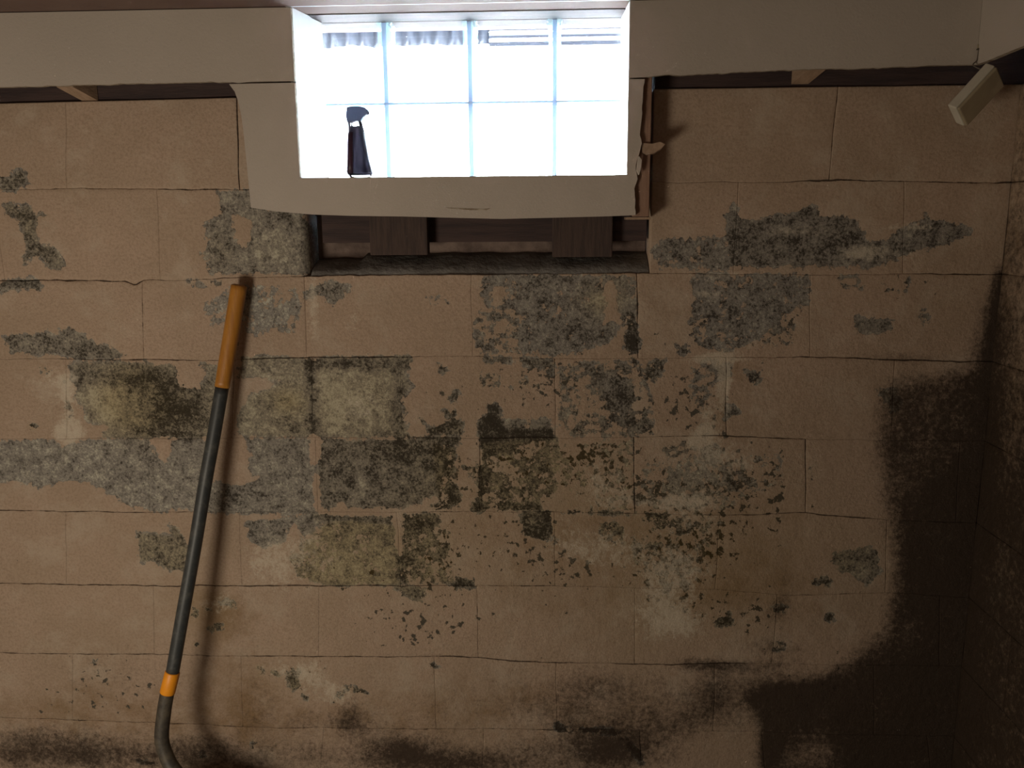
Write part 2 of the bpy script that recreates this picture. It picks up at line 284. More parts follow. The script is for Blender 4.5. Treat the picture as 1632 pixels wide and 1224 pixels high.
# (outline, cap, tone, olive): bare concrete where the paint has come off; a low cap leaves islands of paint
PEEL = [
 (z2([(0,880),(50,900),(90,850),(120,860),(130,910),(90,930),(70,950),(0,950)]), .01, .35, .5),
 (z2([(20,1020),(60,1015),(90,1050),(130,1030),(160,1040),(190,1100),(180,1140),(190,1240),(140,1240),(100,1110),(60,1070),(30,1080)]), .02, .35, .6),
 (z2([(185,1055),(205,1055),(237,1075),(220,1092),(195,1080)]), .02, .3, .4),
 (z4([(125,0),(190,0),(185,40),(250,30),(300,80),(320,130),(300,160),(240,140),(215,90),(150,90),(120,130),(105,110),(140,60)]), .02, .35, .5),
 (pp([(348,306),(400,305),(410,331),(480,340),(500,380),(500,425),(478,438),(335,436),(330,415),(320,405),(332,390),(330,360),(352,340)]), .03, .55, .2),
 (z4([(0,208),(190,208),(218,235),(190,260),(150,245),(60,250),(0,265)]), .02, .3, .3),
 (z4([(25,500),(60,480),(160,480),(240,465),(290,495),(305,450),(350,450),(420,480),(490,530),(560,545),(600,575),(650,575),(560,600),(400,600),(280,570),(180,580),(60,575)]), .03, .38, .3),
 (z4([(350,640),(400,618),(880,625),(885,720),(940,760),(1000,755),(1040,680),(1010,622),(1080,625),(1090,760),(1060,1000),(900,1000),(500,1000),(530,940),(430,910),(420,850),(370,790),(390,750),(360,700)]), .04, .62, .5),
 (pp([(385,568),(500,570),(650,566),(660,575),(645,595),(655,615),(637,640),(650,690),(648,698),(396,696),(380,690),(378,665),(398,630),(425,622),(450,608),(415,602),(380,600)]), .04, .68, .5),
 (pp([(-5,703),(85,700),(100,712),(160,699),(235,702),(248,725),(262,742),(276,728),(274,702),(335,700),(328,812),(240,812),(200,805),(180,790),(150,775),(120,765),(60,775),(20,765),(-5,770)]), .04, .55, .05),
 (pp([(392,700),(500,699),(500,818),(325,818),(332,775),(345,768),(385,775),(411,765),(396,750),(402,725)]), .04, .50, .1),
 (z4([(1030,330),(1150,240),(1240,230),(1480,240),(1500,330),(1470,480),(1350,440),(1250,500),(1130,420),(1060,440)]), .004, .62, .0),
 (z4([(930,215),(1130,212),(1100,240),(990,240)]), .002, .4, .2),
 (z5([(130,430),(180,395),(230,385),(310,420),(290,450),(240,480),(190,440),(130,460)]), .006, .48, .2),
 (z5([(640,455),(700,450),(720,480),(650,485)]), -.003, .5, .0),
 (z5([(860,400),(900,365),(1500,370),(1515,480),(1450,600),(1360,660),(1200,690),(1100,690),(1010,680),(1030,580),(1060,545),(980,500),(870,500)]), .008, .42, .05),
 (z5([(830,520),(1010,520),(1020,690),(850,690),(830,600)]), .001, .36, .2),
 (z5([(1480,520),(1510,530),(1520,690),(1475,690),(1460,650)]), .01, .15, .2),
 (z5([(690,735),(720,760),(705,785),(675,770)]), .01, .25, .4),
 (z5([(730,855),(765,852),(760,890),(715,890)]), .01, .2, .4),
 (z5([(700,930),(755,930),(750,962),(708,962)]), .01, .15, .4),
 (z5([(636,1010),(700,990),(740,965),(782,985),(780,1032),(640,1035)]), .01, .12, .5),
 (z5([(600,962),(625,962),(620,987),(602,985)]), .01, .3, .4),
 (z5([(540,1040),(765,1047),(768,1068),(690,1068)]), .01, .15, .4),
 (z5([(848,965),(880,955),(888,902),(932,902),(940,960),(970,1008),(1165,1000),(1172,1062),(1030,1072),(950,1122),(878,1128),(855,1060)]), .02, .0, .25),
 (z5([(960,975),(1150,970),(1162,1005),(960,1012)]), .006, .45, .1),
 (z5([(868,710),(987,712),(982,730),(880,728)]), .006, .2, .4),
 (z5([(1030,713),(1165,728),(1155,785),(1120,748),(1040,738)]), .005, .25, .4),
 (z5([(850,775),(940,775),(940,835),(860,835)]), -.001, .3, .4),
 (z5([(980,800),(1060,800),(1060,835),(980,835)]), -.001, .3, .4),
 (z5([(1190,760),(1240,730),(1440,725),(1545,780),(1535,900),(1585,1000),(1585,1038),(1250,1042),(1190,980)]), .002, .38, .25),
 (z5([(1370,800),(1500,790),(1510,1000),(1400,1000)]), .012, .32, .1),
 (z5([(1545,735),(1625,725),(1605,805),(1560,805)]), .006, .3, .3),
 (pp([(508,700),(690,700),(715,722),(712,745),(705,765),(690,790),(650,806),(640,812),(513,812),(506,790)]), .04, .33, .35),
 (pp([(690,699),(733,700),(728,708),(700,709)]), .01, .2, .4),
 (pp([(690,708),(725,715),(722,800),(700,800)]), -.001, .2, .8),
 (pp([(715,772),(724,770),(736,790),(733,806),(715,802)]), .01, .12, .4),
 (z5([(780,1163),(840,1172),(885,1148),(885,1192),(820,1202)]), .006, .1, .5),
 (pp([(768,705),(890,698),(888,760),(880,800),(768,812)]), .001, .30, .6),
 (pp([(880,702),(1008,702),(1008,812),(885,812)]), -.004, .55, .5),
 (pp([(761,740),(770,740),(773,805),(762,812)]), .01, .05, .4),
 (zB([(930,112),(1105,116),(1112,137),(930,142)]), .008, .12, .6),
 (zB([(828,112),(880,112),(880,142),(825,142)]), .006, .15, .6),
 (zB([(640,118),(735,115),(730,130),(660,136)]), .006, .15, .5),
 (zA([(1030,190),(1330,160),(1320,240),(1270,250),(1240,190),(1205,210),(1200,270),(1110,297),(1060,270)]), .03, .42, .1),
 (pp([(495,818),(628,822),(634,870),(600,850),(540,838),(505,832)]), .02, .28, .4),
 (pp([(462,890),(500,850),(520,835),(560,830),(636,840),(640,930),(520,932),(478,920)]), .0045, .62, .9),
 (zB([(528,158),(672,155),(690,190),(650,220),(690,285),(600,285),(540,240)]), .006, .2, .6),
 (zB([(530,220),(722,220),(742,445),(540,445)]), .001, .42, .7),
 (zB([(498,325),(542,325),(542,455),(508,445)]), .01, .25, .3),
 (zB([(503,460),(640,462),(612,535),(560,512)]), .01, .35, .5),
 (zB([(757,425),(822,428),(826,460),(753,460)]), .01, .1, .3),
 (zB([(1025,190),(1038,150),(1155,143),(1158,180),(1168,240),(1130,272),(1040,245)]), .03, .13, .4),
 (zB([(1365,195),(1455,195),(1455,285),(1365,285)]), -.002, .25, .6),
 (zB([(1555,280),(1610,280),(1600,305),(1560,305)]), .008, .1, .5),
 (zB([(1170,140),(1485,148),(1480,160),(1400,158),(1200,152)]), -.001, .15, .4),
 (zB([(245,945),(262,905),(295,882),(350,882),(388,905),(350,912),(320,898),(290,908),(262,940)]), .008, .2, .7),
 (zB([(50,830),(85,805),(105,815),(85,850),(105,878),(70,890),(55,855)]), .008, .22, .9),
 (zB([(645,783),(660,783),(680,798),(662,806)]), .01, .08, .5),
 (zB([(112,920),(135,920),(138,932),(118,932)]), .008, .1, .6),
 (zC([(830,340),(850,318),(880,306),(920,312),(945,288),(1010,300),(1025,395),(985,452),(930,425),(915,400),(870,405)]), .02, .45, .25),
 (zC([(730,438),(765,424),(800,420),(844,440),(800,460),(760,448)]), .01, .12, .2),
 (zC([(335,600),(380,592),(400,565),(415,620),(350,625)]), .006, .15, .5),
 (zC([(0,150),(310,150),(320,400),(150,420),(0,380)]), -.004, .35, .7),
 (zC([(45,152),(150,152),(150,170),(60,168)]), .006, .12, .7),
 (zC([(150,190),(290,180),(230,240),(160,250)]), .000, .15, .9),
 (zC([(60,285),(100,285),(100,305),(65,305)]), .006, .1, .7),
 (zC([(580,540),(640,540),(640,565),(590,565)]), .002, .2, .4),
 (zC([(580,690),(630,690),(630,730),(580,730)]), .002, .15, .4),
 (zC([(805,575),(835,575),(835,602),(805,602)]), .006, .25, .4),
 (z3([(412,1100),(412,890),(440,835),(460,890),(490,905),(560,900),(600,885),(700,870),(760,850),(800,895),(900,890),(950,910),(980,1000),(1080,985),(1110,950),(1200,930),(1230,880),(1260,910),(1390,930),(1405,960),(1320,1000),(1200,1020),(1000,1100),(900,1092),(420,1098)]), .02, .36, .1),
 (z3([(105,1030),(150,990),(350,985),(415,995),(415,1100),(150,1100)]), .006, .42, .05),
 (z6([(265,170),(330,140),(745,158),(742,260),(690,290),(600,370),(500,430),(400,470),(300,440),(260,420),(255,350),(285,250)]), .006, .43, .0),
 (z6([(195,430),(240,400),(255,465),(212,482)]), .004, .35, .1),
 (z6([(560,380),(680,330),(690,420),(560,450)]), -.004, .35, .2),
 (z6([(930,328),(1092,340),(1092,385),(950,388)]), .008, .40, .2),
 (z6([(1198,305),(1225,300),(1247,325),(1225,358),(1198,340)]), .008, .35, .2),
 (z6([(1017,612),(1110,628),(1132,680),(1085,712),(1045,650)]), .008, .35, .4),
 (z6([(1035,185),(1160,165),(1145,230),(1050,225)]), .000, .38, .2),
 (z6([(865,155),(965,155),(965,205),(890,205)]), -.002, .4, .2),
 (z6([(68,540),(118,502),(158,502),(122,562),(112,592),(78,580)]), .006, .2, .3),
 (z6([(255,570),(290,498),(372,498),(384,560),(345,640),(300,700),(258,690)]), .001, .42, .1),
 (z6([(0,480),(60,520),(100,660),(100,805),(0,805)]), .000, .3, .2),
 (z6([(378,515),(425,510),(425,560),(385,575)]), .006, .2, .3),
 (z6([(482,545),(552,548),(545,598),(500,585)]), .006, .2, .3),
 (z6([(400,678),(425,695),(458,702),(455,722),(405,742)]), .006, .22, .2),
 (z6([(138,860),(180,838),(250,832),(275,868),(180,908)]), .004, .35, .3),
 (z6([(298,870),(372,856),(384,890),(340,938),(310,900)]), .006, .22, .2),
 (z6([(60,940),(260,895),(620,895),(645,1000),(400,1105),(60,1115)]), -.0015, .55, .1),
 (z6([(400,970),(500,960),(510,1040),(410,1050)]), .003, .3, .2),
 (z6([(750,940),(765,940),(765,1000),(752,1000)]), .004, .05, .3),
 (zA([(578,235),(650,240),(722,250),(718,200),(745,215),(765,250),(790,300),(775,392),(700,388),(650,350),(600,355),(585,345)]), .012, .42, .7),
 (zA([(928,525),(960,510),(992,530),(985,552)]), .006, .2, .7),
 (zA([(868,635),(900,612),(936,615),(932,640),(890,652)]), .008, .3, .6),
 (zA([(798,555),(825,555),(828,592),(800,588)]), .006, .2, .8),
 (zA([(860,550),(890,552),(885,570),(865,570)]), .003, .25, .8),
 (zA([(812,695),(832,695),(830,712),(814,710)]), .004, .15, .6),
 (zA([(1070,790),(1100,790),(1115,825),(1085,835)]), .000, .25, .8),
 (zA([(1138,808),(1168,810),(1165,830),(1140,828)]), .004, .2, .8),
 (zA([(1055,1090),(1078,1090),(1066,1150),(1050,1140)]), -.001, .15, .5),
 (zA([(840,1130),(856,1130),(854,1175),(842,1175)]), .000, .1, .4),
 (zA([(385,770),(400,770),(412,835),(395,835)]), -.004, .15, .3),
 (zA([(575,1190),(620,1192),(668,1196),(660,1210),(600,1206)]), .004, .08, .3),
 # thin crack that leaves the lower joint and runs down to the right
 (pp([(888,1150),(900,1160),(975,1161),(1000,1175),(1022,1200),(1024,1218),(1012,1208),(1000,1188),(975,1169),(900,1168),(886,1162)]), .006, .02, .3),
 (z4([(215,645),(245,655),(235,672),(212,668)]), .000, .25, .6),
 (z4([(312,690),(330,690),(338,730),(320,725)]), .003, .2, .8),
 (z4([(328,815),(352,815),(355,860),(335,860)]), .003, .2, .8),
 (z4([(335,890),(358,890),(358,925),(338,920)]), .003, .2, .8),
 (z4([(140,925),(190,930),(185,955),(150,965)]), .004, .2, .7),
]
# islands of paint left inside bare areas
KEEP = [z2([(1172,1090),(1215,1085),(1260,1110),(1250,1190),(1215,1230),(1175,1180)]),
        z5([(145,1040),(180,1045),(178,1160),(150,1160)]),
        zA([(1318,0),(1336,0),(1340,150),(1320,120)]),
        zA([(1330,138),(1632,138),(1632,160),(1340,160)]), zB([(190,137),(530,137),(530,156),(190,156)]),
        zB([(486,150),(526,150),(526,330),(512,330),(505,250)]),
        zB([(240,135),(285,103),(300,135)]), zA([(1400,140),(1435,100),(1455,135)]),
        zA([(890,0),(1080,0),(1060,18),(950,22)]), z5([(920,420),(945,420),(940,490),(915,490)]),
        z5([(1390,390),(1410,390),(1440,560),(1380,560)])]
# tone patches inside the bare areas: (px, py, rx, ry, tone shift, olive shift)
TONE = [(285,655,50,38,-.62,.25),(170,600,50,18,-.3,0),(215,640,42,55,.0,.75),(165,640,25,35,.25,.2),(255,605,60,18,-.35,.1),(125,590,16,20,-.35,0),
        (245,690,70,10,-.3,0),(497,625,9,70,-.55,0),(560,580,90,9,-.5,0),(640,640,14,60,-.4,0),(535,640,28,45,.25,.1),(620,690,50,8,-.2,0),
        (600,620,30,40,.05,.1),(470,680,35,20,-.3,.1),(460,640,25,20,.1,.5),(430,640,25,20,-.1,.1),(440,590,50,10,-.1,0),
        (540,760,30,45,-.05,0),(640,720,50,20,-.1,.1),(575,770,6,30,.35,-.1),(430,395,45,30,.1,.1),(350,400,22,30,-.15,.2),(450,345,40,12,-.25,0),
        (960,480,35,25,.25,.6),(940,530,30,20,-.15,0),(860,500,60,50,-.02,0),(985,450,25,30,.0,.2),(1010,545,8,20,-.3,0),
        (380,790,35,18,-.15,0),(440,760,40,40,.0,0),(120,730,60,20,.02,0),(1250,380,60,20,-.05,0),(1170,400,8,40,-.2,0),
        (1140,490,60,35,-.08,0),(1100,540,40,15,-.05,0),(560,900,60,22,.1,.3),(575,850,60,14,-.2,.1),(480,900,20,12,-.3,.3),
        (650,880,10,50,-.2,0),(700,860,25,40,-.1,.1),(980,640,30,30,-.1,0),(820,740,40,30,.05,.2)]
def ell(*a): return a
# soft fields: (px, py, rx, ry, amount)
SPECK = [(1160,860,70,60,.5),(900,900,80,50,.45),(950,720,60,20,.6),(1120,770,110,60,.45),(1200,520,60,60,.45),(640,1000,80,50,.35),(800,990,60,60,.25),(1240,800,20,80,.4),(1220,980,40,60,.5),(1320,1090,120,50,.4),(420,600,30,20,.3),(100,1110,120,60,.35),(200,1090,80,50,.35),(60,920,80,60,.2),(840,600,60,60,.5),(720,640,60,60,.4),(1070,640,60,60,.55),(1130,650,40,50,.5),
         (830,740,70,60,.7),(960,760,60,50,.55),(720,760,40,50,.5),(700,880,60,60,.55),(820,860,80,50,.45),(560,910,90,40,.6),(1070,880,60,50,.7),(1040,790,60,30,.6),
         (1180,750,60,50,.55),(1250,500,50,40,.5),(1230,440,80,20,.5),(1050,530,30,30,.5),(960,960,120,60,.2),(780,520,30,40,.4),(560,1000,120,70,.15),
         (700,1000,60,60,.3),(330,960,40,40,.3),(470,1080,60,30,.4),(1140,980,60,30,.5),(1300,830,20,60,.2),(160,740,160,40,.25),(1080,940,60,40,.5),
         (900,600,50,50,.45),(340,500,90,60,.2),(1440,450,60,30,.4),(180,760,30,30,.4)]
OLV = [(1150,850,260,130,.55),(900,900,250,120,.45),(1300,870,110,70,.6),(1130,980,160,70,.6),(800,700,200,60,.3),(1090,870,90,60,1),(840,770,120,60,.8),(560,900,110,50,1),(470,1080,70,40,.9),(320,970,60,50,1),(1040,960,60,60,.8),(720,860,80,80,.7)]
SALT = [(1100,850,100,50,.4),(970,890,80,40,.35),(1150,740,90,50,.5),(880,840,40,40,.35),(960,740,50,50,.5),(840,610,60,50,.35),(1050,990,80,50,.30),(150,600,60,20,.3),(440,600,50,40,.45),(560,640,60,50,.4),(600,985,120,40,.28),(430,930,70,60,.35),(1140,575,45,7,.9),(1158,610,9,30,.7),(1125,660,12,30,.7),(1110,705,20,12,.7),(1290,365,90,14,.40),(1370,400,40,12,.5),(1450,362,50,8,.5),(60,760,60,12,.45),(105,695,22,12,.7),(760,470,10,50,.3),(640,470,200,20,.15),(200,440,200,10,.12),(500,490,12,80,.75),(560,520,40,25,.55),(470,500,16,40,.3),(80,620,50,40,.5),(110,690,30,20,.85),(110,640,14,50,.5),(150,820,150,10,.3),(430,890,40,40,.55),(480,860,30,30,.55),
        (540,900,80,30,.35),(940,870,60,30,.55),(960,790,50,35,.45),(1060,800,80,12,.6),(1100,800,50,40,.35),(1150,590,14,40,.75),(1150,640,12,40,.6),(1120,690,20,14,.8),
        (1130,570,30,8,.8),(1060,960,60,60,.65),(1080,910,60,30,.5),(1090,1000,40,20,.45),(1130,470,80,8,.65),(1150,438,90,8,.6),(440,1065,50,20,.6),(500,1080,35,40,.7),
        (545,1110,35,20,.65),(340,965,30,35,.55),(320,1020,15,10,.5),(365,960,10,10,.4),(1190,550,60,30,.45),(600,590,40,20,.3),(1260,372,70,10,.40),(1370,405,30,14,.55),
        (1460,362,40,6,.45),(1430,410,60,25,.45),(700,1100,60,50,.2),(780,780,30,60,.25),(960,470,30,30,.25),(290,700,70,6,.3),(370,450,30,10,.5),(1150,730,60,30,.35),
        (1010,450,300,8,.25),(720,560,60,10,.35),(570,780,8,30,.4),(300,590,8,30,.2),(1200,1180,60,40,.05),(560,650,60,20,.25),(260,570,60,6,.35)]
RUST = [(350,985,60,50,.75),(365,1070,70,40,.35),(400,1140,40,60,.35),(320,940,30,20,.4),(1090,620,30,30,.2),(1180,590,30,30,.5),(1150,640,10,40,.55),(1130,680,25,30,.4),(1060,860,200,90,.50),
        (850,860,160,80,.35),(1140,960,160,60,.45),(620,980,90,60,.12),(860,980,140,60,.25),(900,1100,300,60,.3),(740,760,60,60,.35),(100,1120,200,50,.3),(1280,900,120,90,.3),(1200,770,80,60,.2),
        (100,1000,200,60,.10),(250,1150,300,60,.4),(700,1150,300,60,.4),(1400,520,150,80,.25),(1330,640,60,60,.2),(240,850,20,40,.4),(540,720,8,60,.2),(280,960,300,90,.04)]
MOLD = [(560,1150,24,26,.75),(100,1200,260,46,.42),(600,1215,300,34,.42),(960,1195,120,50,.45),(1350,1180,200,60,.35),(300,1080,150,60,.14),(700,1110,260,60,.16),(1100,1150,300,70,.2),(640,1190,60,36,.60),(740,1215,120,28,.50),(460,1150,90,20,.25),(330,1190,70,30,.30),(120,1205,200,30,.42),(150,1080,120,50,.20),(410,1110,30,60,.22),
        (60,1170,120,20,.2),(860,1120,60,30,.15),(960,1090,80,30,.40),(1000,1140,130,40,.35),(980,1200,70,30,.45),(1120,1060,50,14,.50),(1130,1110,30,40,.45),
        (1240,1100,100,40,.70),(1250,930,12,40,.40),(1240,975,30,25,.45),(1240,1030,60,20,.45),(1225,1190,14,40,.75),(1180,1060,80,10,.3),
        (1440,570,60,10,.55),(380,960,30,60,.18),(380,620,8,40,.0),(820,700,60,16,.35),(1000,610,40,60,.10),(1130,445,60,10,.0)]
# big right-hand areas of mould and painted-in shade, soft rim: (outline, amount, feather in metres)
MOLD_SHADE = [(pp([(1590,420),(1700,380),(1900,420),(1900,1300),(1150,1300),(1200,1235),(1215,1165),(1190,1110),(1290,1085),(1350,1040),(1395,1000),(1420,930),(1412,840),(1392,780),(1388,690),(1395,620),(1420,592),(1480,590),(1540,575)]), .86, .06),
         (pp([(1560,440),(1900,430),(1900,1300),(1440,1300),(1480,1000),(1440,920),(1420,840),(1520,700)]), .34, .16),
         (pp([(1582,430),(1640,425),(1640,1300),(1500,1300),(1545,860),(1572,600)]), .55, .035),  # shade painted as a dark strip down the right-hand corner
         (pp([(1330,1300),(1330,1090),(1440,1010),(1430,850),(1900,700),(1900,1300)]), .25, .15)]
LIGHTISL = [(1300,1195,55,38,-.55),(1160,1200,60,40,-.35),(1340,1150,50,20,-.2),(1300,1010,40,25,-.2)]

def seg_sdf(P, X, Z):
    P = np.array(P); n = len(P); best = np.full(X.shape, 1e9); ins = np.zeros(X.shape, bool)
    for i in range(n):
        ax, az = P[i]; bx, bz = P[(i + 1) % n]; dx, dz = bx - ax, bz - az; L2 = dx * dx + dz * dz + 1e-12
        t = np.clip(((X - ax) * dx + (Z - az) * dz) / L2, 0, 1)
        best = np.minimum(best, (X - ax - t * dx) ** 2 + (Z - az - t * dz) ** 2)
        c = ((az > Z) != (bz > Z)); xi = ax + (Z - az) * dx / (dz if abs(dz) > 1e-12 else 1e-12); ins ^= c & (X < xi)
    d = np.sqrt(best); return np.where(ins, d, -d)
def conv(poly): return [UXZ(*p) for p in poly]
PEELW = [(conv(p), c, t, o) for p, c, t, o in PEEL]; KEEPW = [conv(p) for p in KEEP]; MOLD_SHADEW = [(conv(p), a, f) for p, a, f in MOLD_SHADE]
def blobw(L):
    out = []
    for b in L:
        x, z = UXZ(b[0], b[1]); s = U(b[0] + 100, b[1])[0] - x; out.append((x, z, b[2] * s / 100, b[3] * s / 100, *b[4:]))
    return out
SPECKW, OLVW, SALTW, RUSTW, MOLDBW, TONEW, ISLW = map(blobw, (SPECK, OLV, SALT, RUST, MOLD, TONE, LIGHTISL))
def blob(X, Z, b, p=2.0):
    q = ((X - b[0]) / b[2]) ** 2 + ((Z - b[1]) / b[3]) ** 2
    return np.exp(-q * .9)
def sstep(x, a, b):
    t = np.clip((x - a) / (b - a), 0, 1); return t * t * (3 - 2 * t)
def fields(X, Z):
    peel = np.full(X.shape, -.05); tone = np.full(X.shape, .5); ol = np.zeros(X.shape)
    x0, x1, z0, z1 = X.min(), X.max(), Z.min(), Z.max()
    for P, cap, t, o in PEELW:
        a = np.array(P)
        if a[:, 0].min() > x1 + .05 or a[:, 0].max() < x0 - .05 or a[:, 1].min() > z1 + .05 or a[:, 1].max() < z0 - .05: continue
        d = seg_sdf(P, X, Z); g = .0035 if cap > .004 else 0.0
        v = np.minimum(d * 1.3 + g, cap); peel = np.maximum(peel, v)
        w = sstep(d, -.008, .006); tone = tone * (1 - w) + t * w; ol = ol * (1 - w) + o * w
    for P in KEEPW:
        a = np.array(P)
        if a[:, 0].min() > x1 + .05 or a[:, 0].max() < x0 - .05 or a[:, 1].min() > z1 + .05 or a[:, 1].max() < z0 - .05: continue
        d = seg_sdf(P, X, Z); peel = np.minimum(peel, -(d * 1.6 + .005))
    for b in TONEW: g = blob(X, Z, b); tone += g * b[4]; ol += g * b[5]
    f = {'peel': peel, 'tone': tone}
    def acc(L): r = np.zeros(X.shape);  return sum((blob(X, Z, b) * b[4] for b in L), r)
    f['speck'] = np.clip(acc(SPECKW), 0, .95); f['salt'] = np.clip(acc(SALTW), 0, 1.1); f['rust'] = np.clip(acc(RUSTW), 0, 1.0)
    f['olive'] = np.clip(ol + acc(OLVW) * .6, 0, 1)
    m = acc(MOLDBW)
    for P, amt, fe in MOLD_SHADEW: m = m + amt * sstep(seg_sdf(P, X, Z), -fe * .6, fe)
    m = m + acc(ISLW); f['mold_shade'] = np.clip(m, 0, 1.15)
    return f

# ------------------------------------------------------------------ front wall: course lines and joints measured on the photo
CRS = {-1: [(0,165),(370,156),(1045,142),(1590,135)], 0: [(0,302),(120,300),(385,303),(1050,289),(1240,291),(1290,287),(1590,291)],
  1: [(0,447),(200,448),(215,455),(228,447),(487,440),(750,438),(1015,436),(1290,437),(1590,437)],
  2: [(0,572),(350,574),(497,570),(750,567),(890,572),(1290,569),(1450,574),(1600,576)],
  3: [(0,700),(500,697),(765,698),(1012,697),(1160,695),(1285,700),(1580,703)],
  4: [(0,814),(240,816),(505,816),(765,815),(1012,818),(1150,821),(1285,819),(1410,829),(1560,833)],
  5: [(0,930),(285,934),(637,933),(885,934),(1150,940),(1250,949),(1420,945),(1550,953)],
  6: [(0,1040),(170,1043),(500,1046),(760,1048),(860,1057),(1020,1058),(1180,1058),(1540,1062)],
  7: [(0,1144),(250,1152),(400,1160),(880,1163),(1150,1165),(1540,1175)]}
STR = {-1: [(0,0)], 0: [(0,.2),(120,.3),(370,.55),(385,.6),(1050,.2),(1240,.4),(1290,.8),(1450,.5),(1590,.6)],
  1: [(0,.7),(180,.7),(215,.7),(290,.4),(487,.4),(495,.6),(750,.3),(1015,.4),(1400,.3),(1480,.6),(1590,.6)],
  2: [(0,.1),(110,.5),(280,.6),(350,.4),(500,.8),(660,.6),(700,.2),(780,.4),(880,.2),(1200,.3),(1290,.65),(1450,.9),(1600,.9)],
  3: [(0,.1),(350,.2),(640,.2),(700,.5),(760,.2),(770,.8),(880,.8),(890,.2),(1010,.3),(1160,.65),(1280,.65),(1300,.1),(1600,.2)],
  4: [(0,.6),(200,.6),(330,.3),(500,.1),(630,.1),(700,.5),(760,.35),(1000,.5),(1100,.3),(1200,.45),(1400,.85),(1420,.5),(1600,.3)],
  5: [(0,.6),(285,.75),(640,.6),(750,.5),(885,.5),(900,.1),(1180,.15),(1220,.45),(1420,.3),(1600,.3)],
  6: [(0,.5),(600,.55),(760,.75),(820,.85),(950,.4),(1100,.8),(1180,.6),(1250,.2),(1600,.1)],
  7: [(0,.45),(250,.45),(700,.4),(880,.6),(1000,.2),(1200,.2),(1600,.1)], 8: [(0,.4)], 9: [(0,0)]}
CW = {}
for k, pts in CRS.items():
    w_ = [UXZ(*p) for p in pts]; CW[k] = ([p[0] for p in w_], [p[1] for p in w_])
XR = 1.655                      # the right-hand corner
def zline(k, x):
    if k <= 7: z = np.interp(x, *CW[k])
    elif k == 8: z = np.interp(x, *CW[7]) - .205
    else: z = np.zeros_like(x) + .0
    wv = 0.0 if k in (9, -1) else np.array([mn.noise(Vector((xx * 9, k * 3.3, .5))) * .0028 + mn.noise(Vector((xx * 45, k * 5.1, .5))) * .0016 for xx in np.ravel(x)]).reshape(np.shape(x))
    return z + wv
def sline(k, x):
    s = STR[k]; return np.interp(x, [U(p[0], 600)[0] for p in s], [p[1] for p in s])
# joints per course (top line k): list of (px x at top, px x at bottom, strength) with None for the ends
J = {-1: [(105,106,.1),(378,382,.75)], 0: [(250,255,.15)],
     '-1r': [(1334,1320,.45)], '0r': [(1176,1168,.1),(1440,1438,.05)],
     1: [(-32,-32,.1),(226,229,.35),(485,489,.3),(752,753,.25),(1014,1017,.6),(1291,1290,.15)],
     2: [(104,106,.1),(372,370,.1),(497,498,.4),(640,640,.05),(884,886,.45),(1157,1158,.45),(1426,1420,.3)],
     3: [(-30,-30,.1),(236,238,.2),(503,507,.25),(765,765,.5),(1010,1012,.65),(1284,1285,.7),(1530,1525,.1)],
     4: [(105,105,.05),(382,386,.15),(632,639,.3),(884,884,.35),(1148,1140,.15),(1415,1412,.45)],
     5: [(-20,-20,.1),(244,246,.05),(508,508,.05),(760,762,.5),(1012,1012,.3),(1240,1232,.35),(1500,1500,.1)],
     6: [(115,115,.1),(384,386,.1),(692,695,.25),(886,888,.35),(1140,1138,.35),(1395,1395,.1)],
     7: [(-10,-10,.1),(250,250,.1),(515,515,.1),(770,770,.1),(1020,1022,.3),(1216,1216,.4),(1480,1480,.1)],
     8: [(120,120,.1),(380,380,.1),(640,640,.1),(890,890,.1),(1140,1140,.1),(1390,1390,.1)]}
XL = -1.45
def joint_pt(j, k):
    zt, zb = (CRS.get(k, [(0, 1270)])[0][1]), (CRS.get(k + 1, [(0, 1390)])[0][1])
    return U(j[0], zt)[0], U(j[1], zb)[0], j[2]
OPX0, OPX1 = U(489, 380)[0], U(1037, 380)[0]
WALL = boxo('wall_front', XL, XR + .2, .19, .21, 0, 0.3 + ZO, M_MORT, bev=0)
# the backing sheet needs the window opening: three slabs
bpy.data.objects.remove(WALL)
bm = bmesh.new(); ztop = ZO + .1762
box(bm, XL, XR + .2, .172, .192, 0, ZO - .205); box(bm, XL, OPX0 - .01, .172, .192, ZO - .205, ztop); box(bm, OPX1 + .01, XR + .2, .172, .192, ZO - .205, ztop)
WALL = tag(from_bm('wall_front', bm, M_MORT), 'painted concrete block wall with peeling paint and mould below the window', kind='structure')

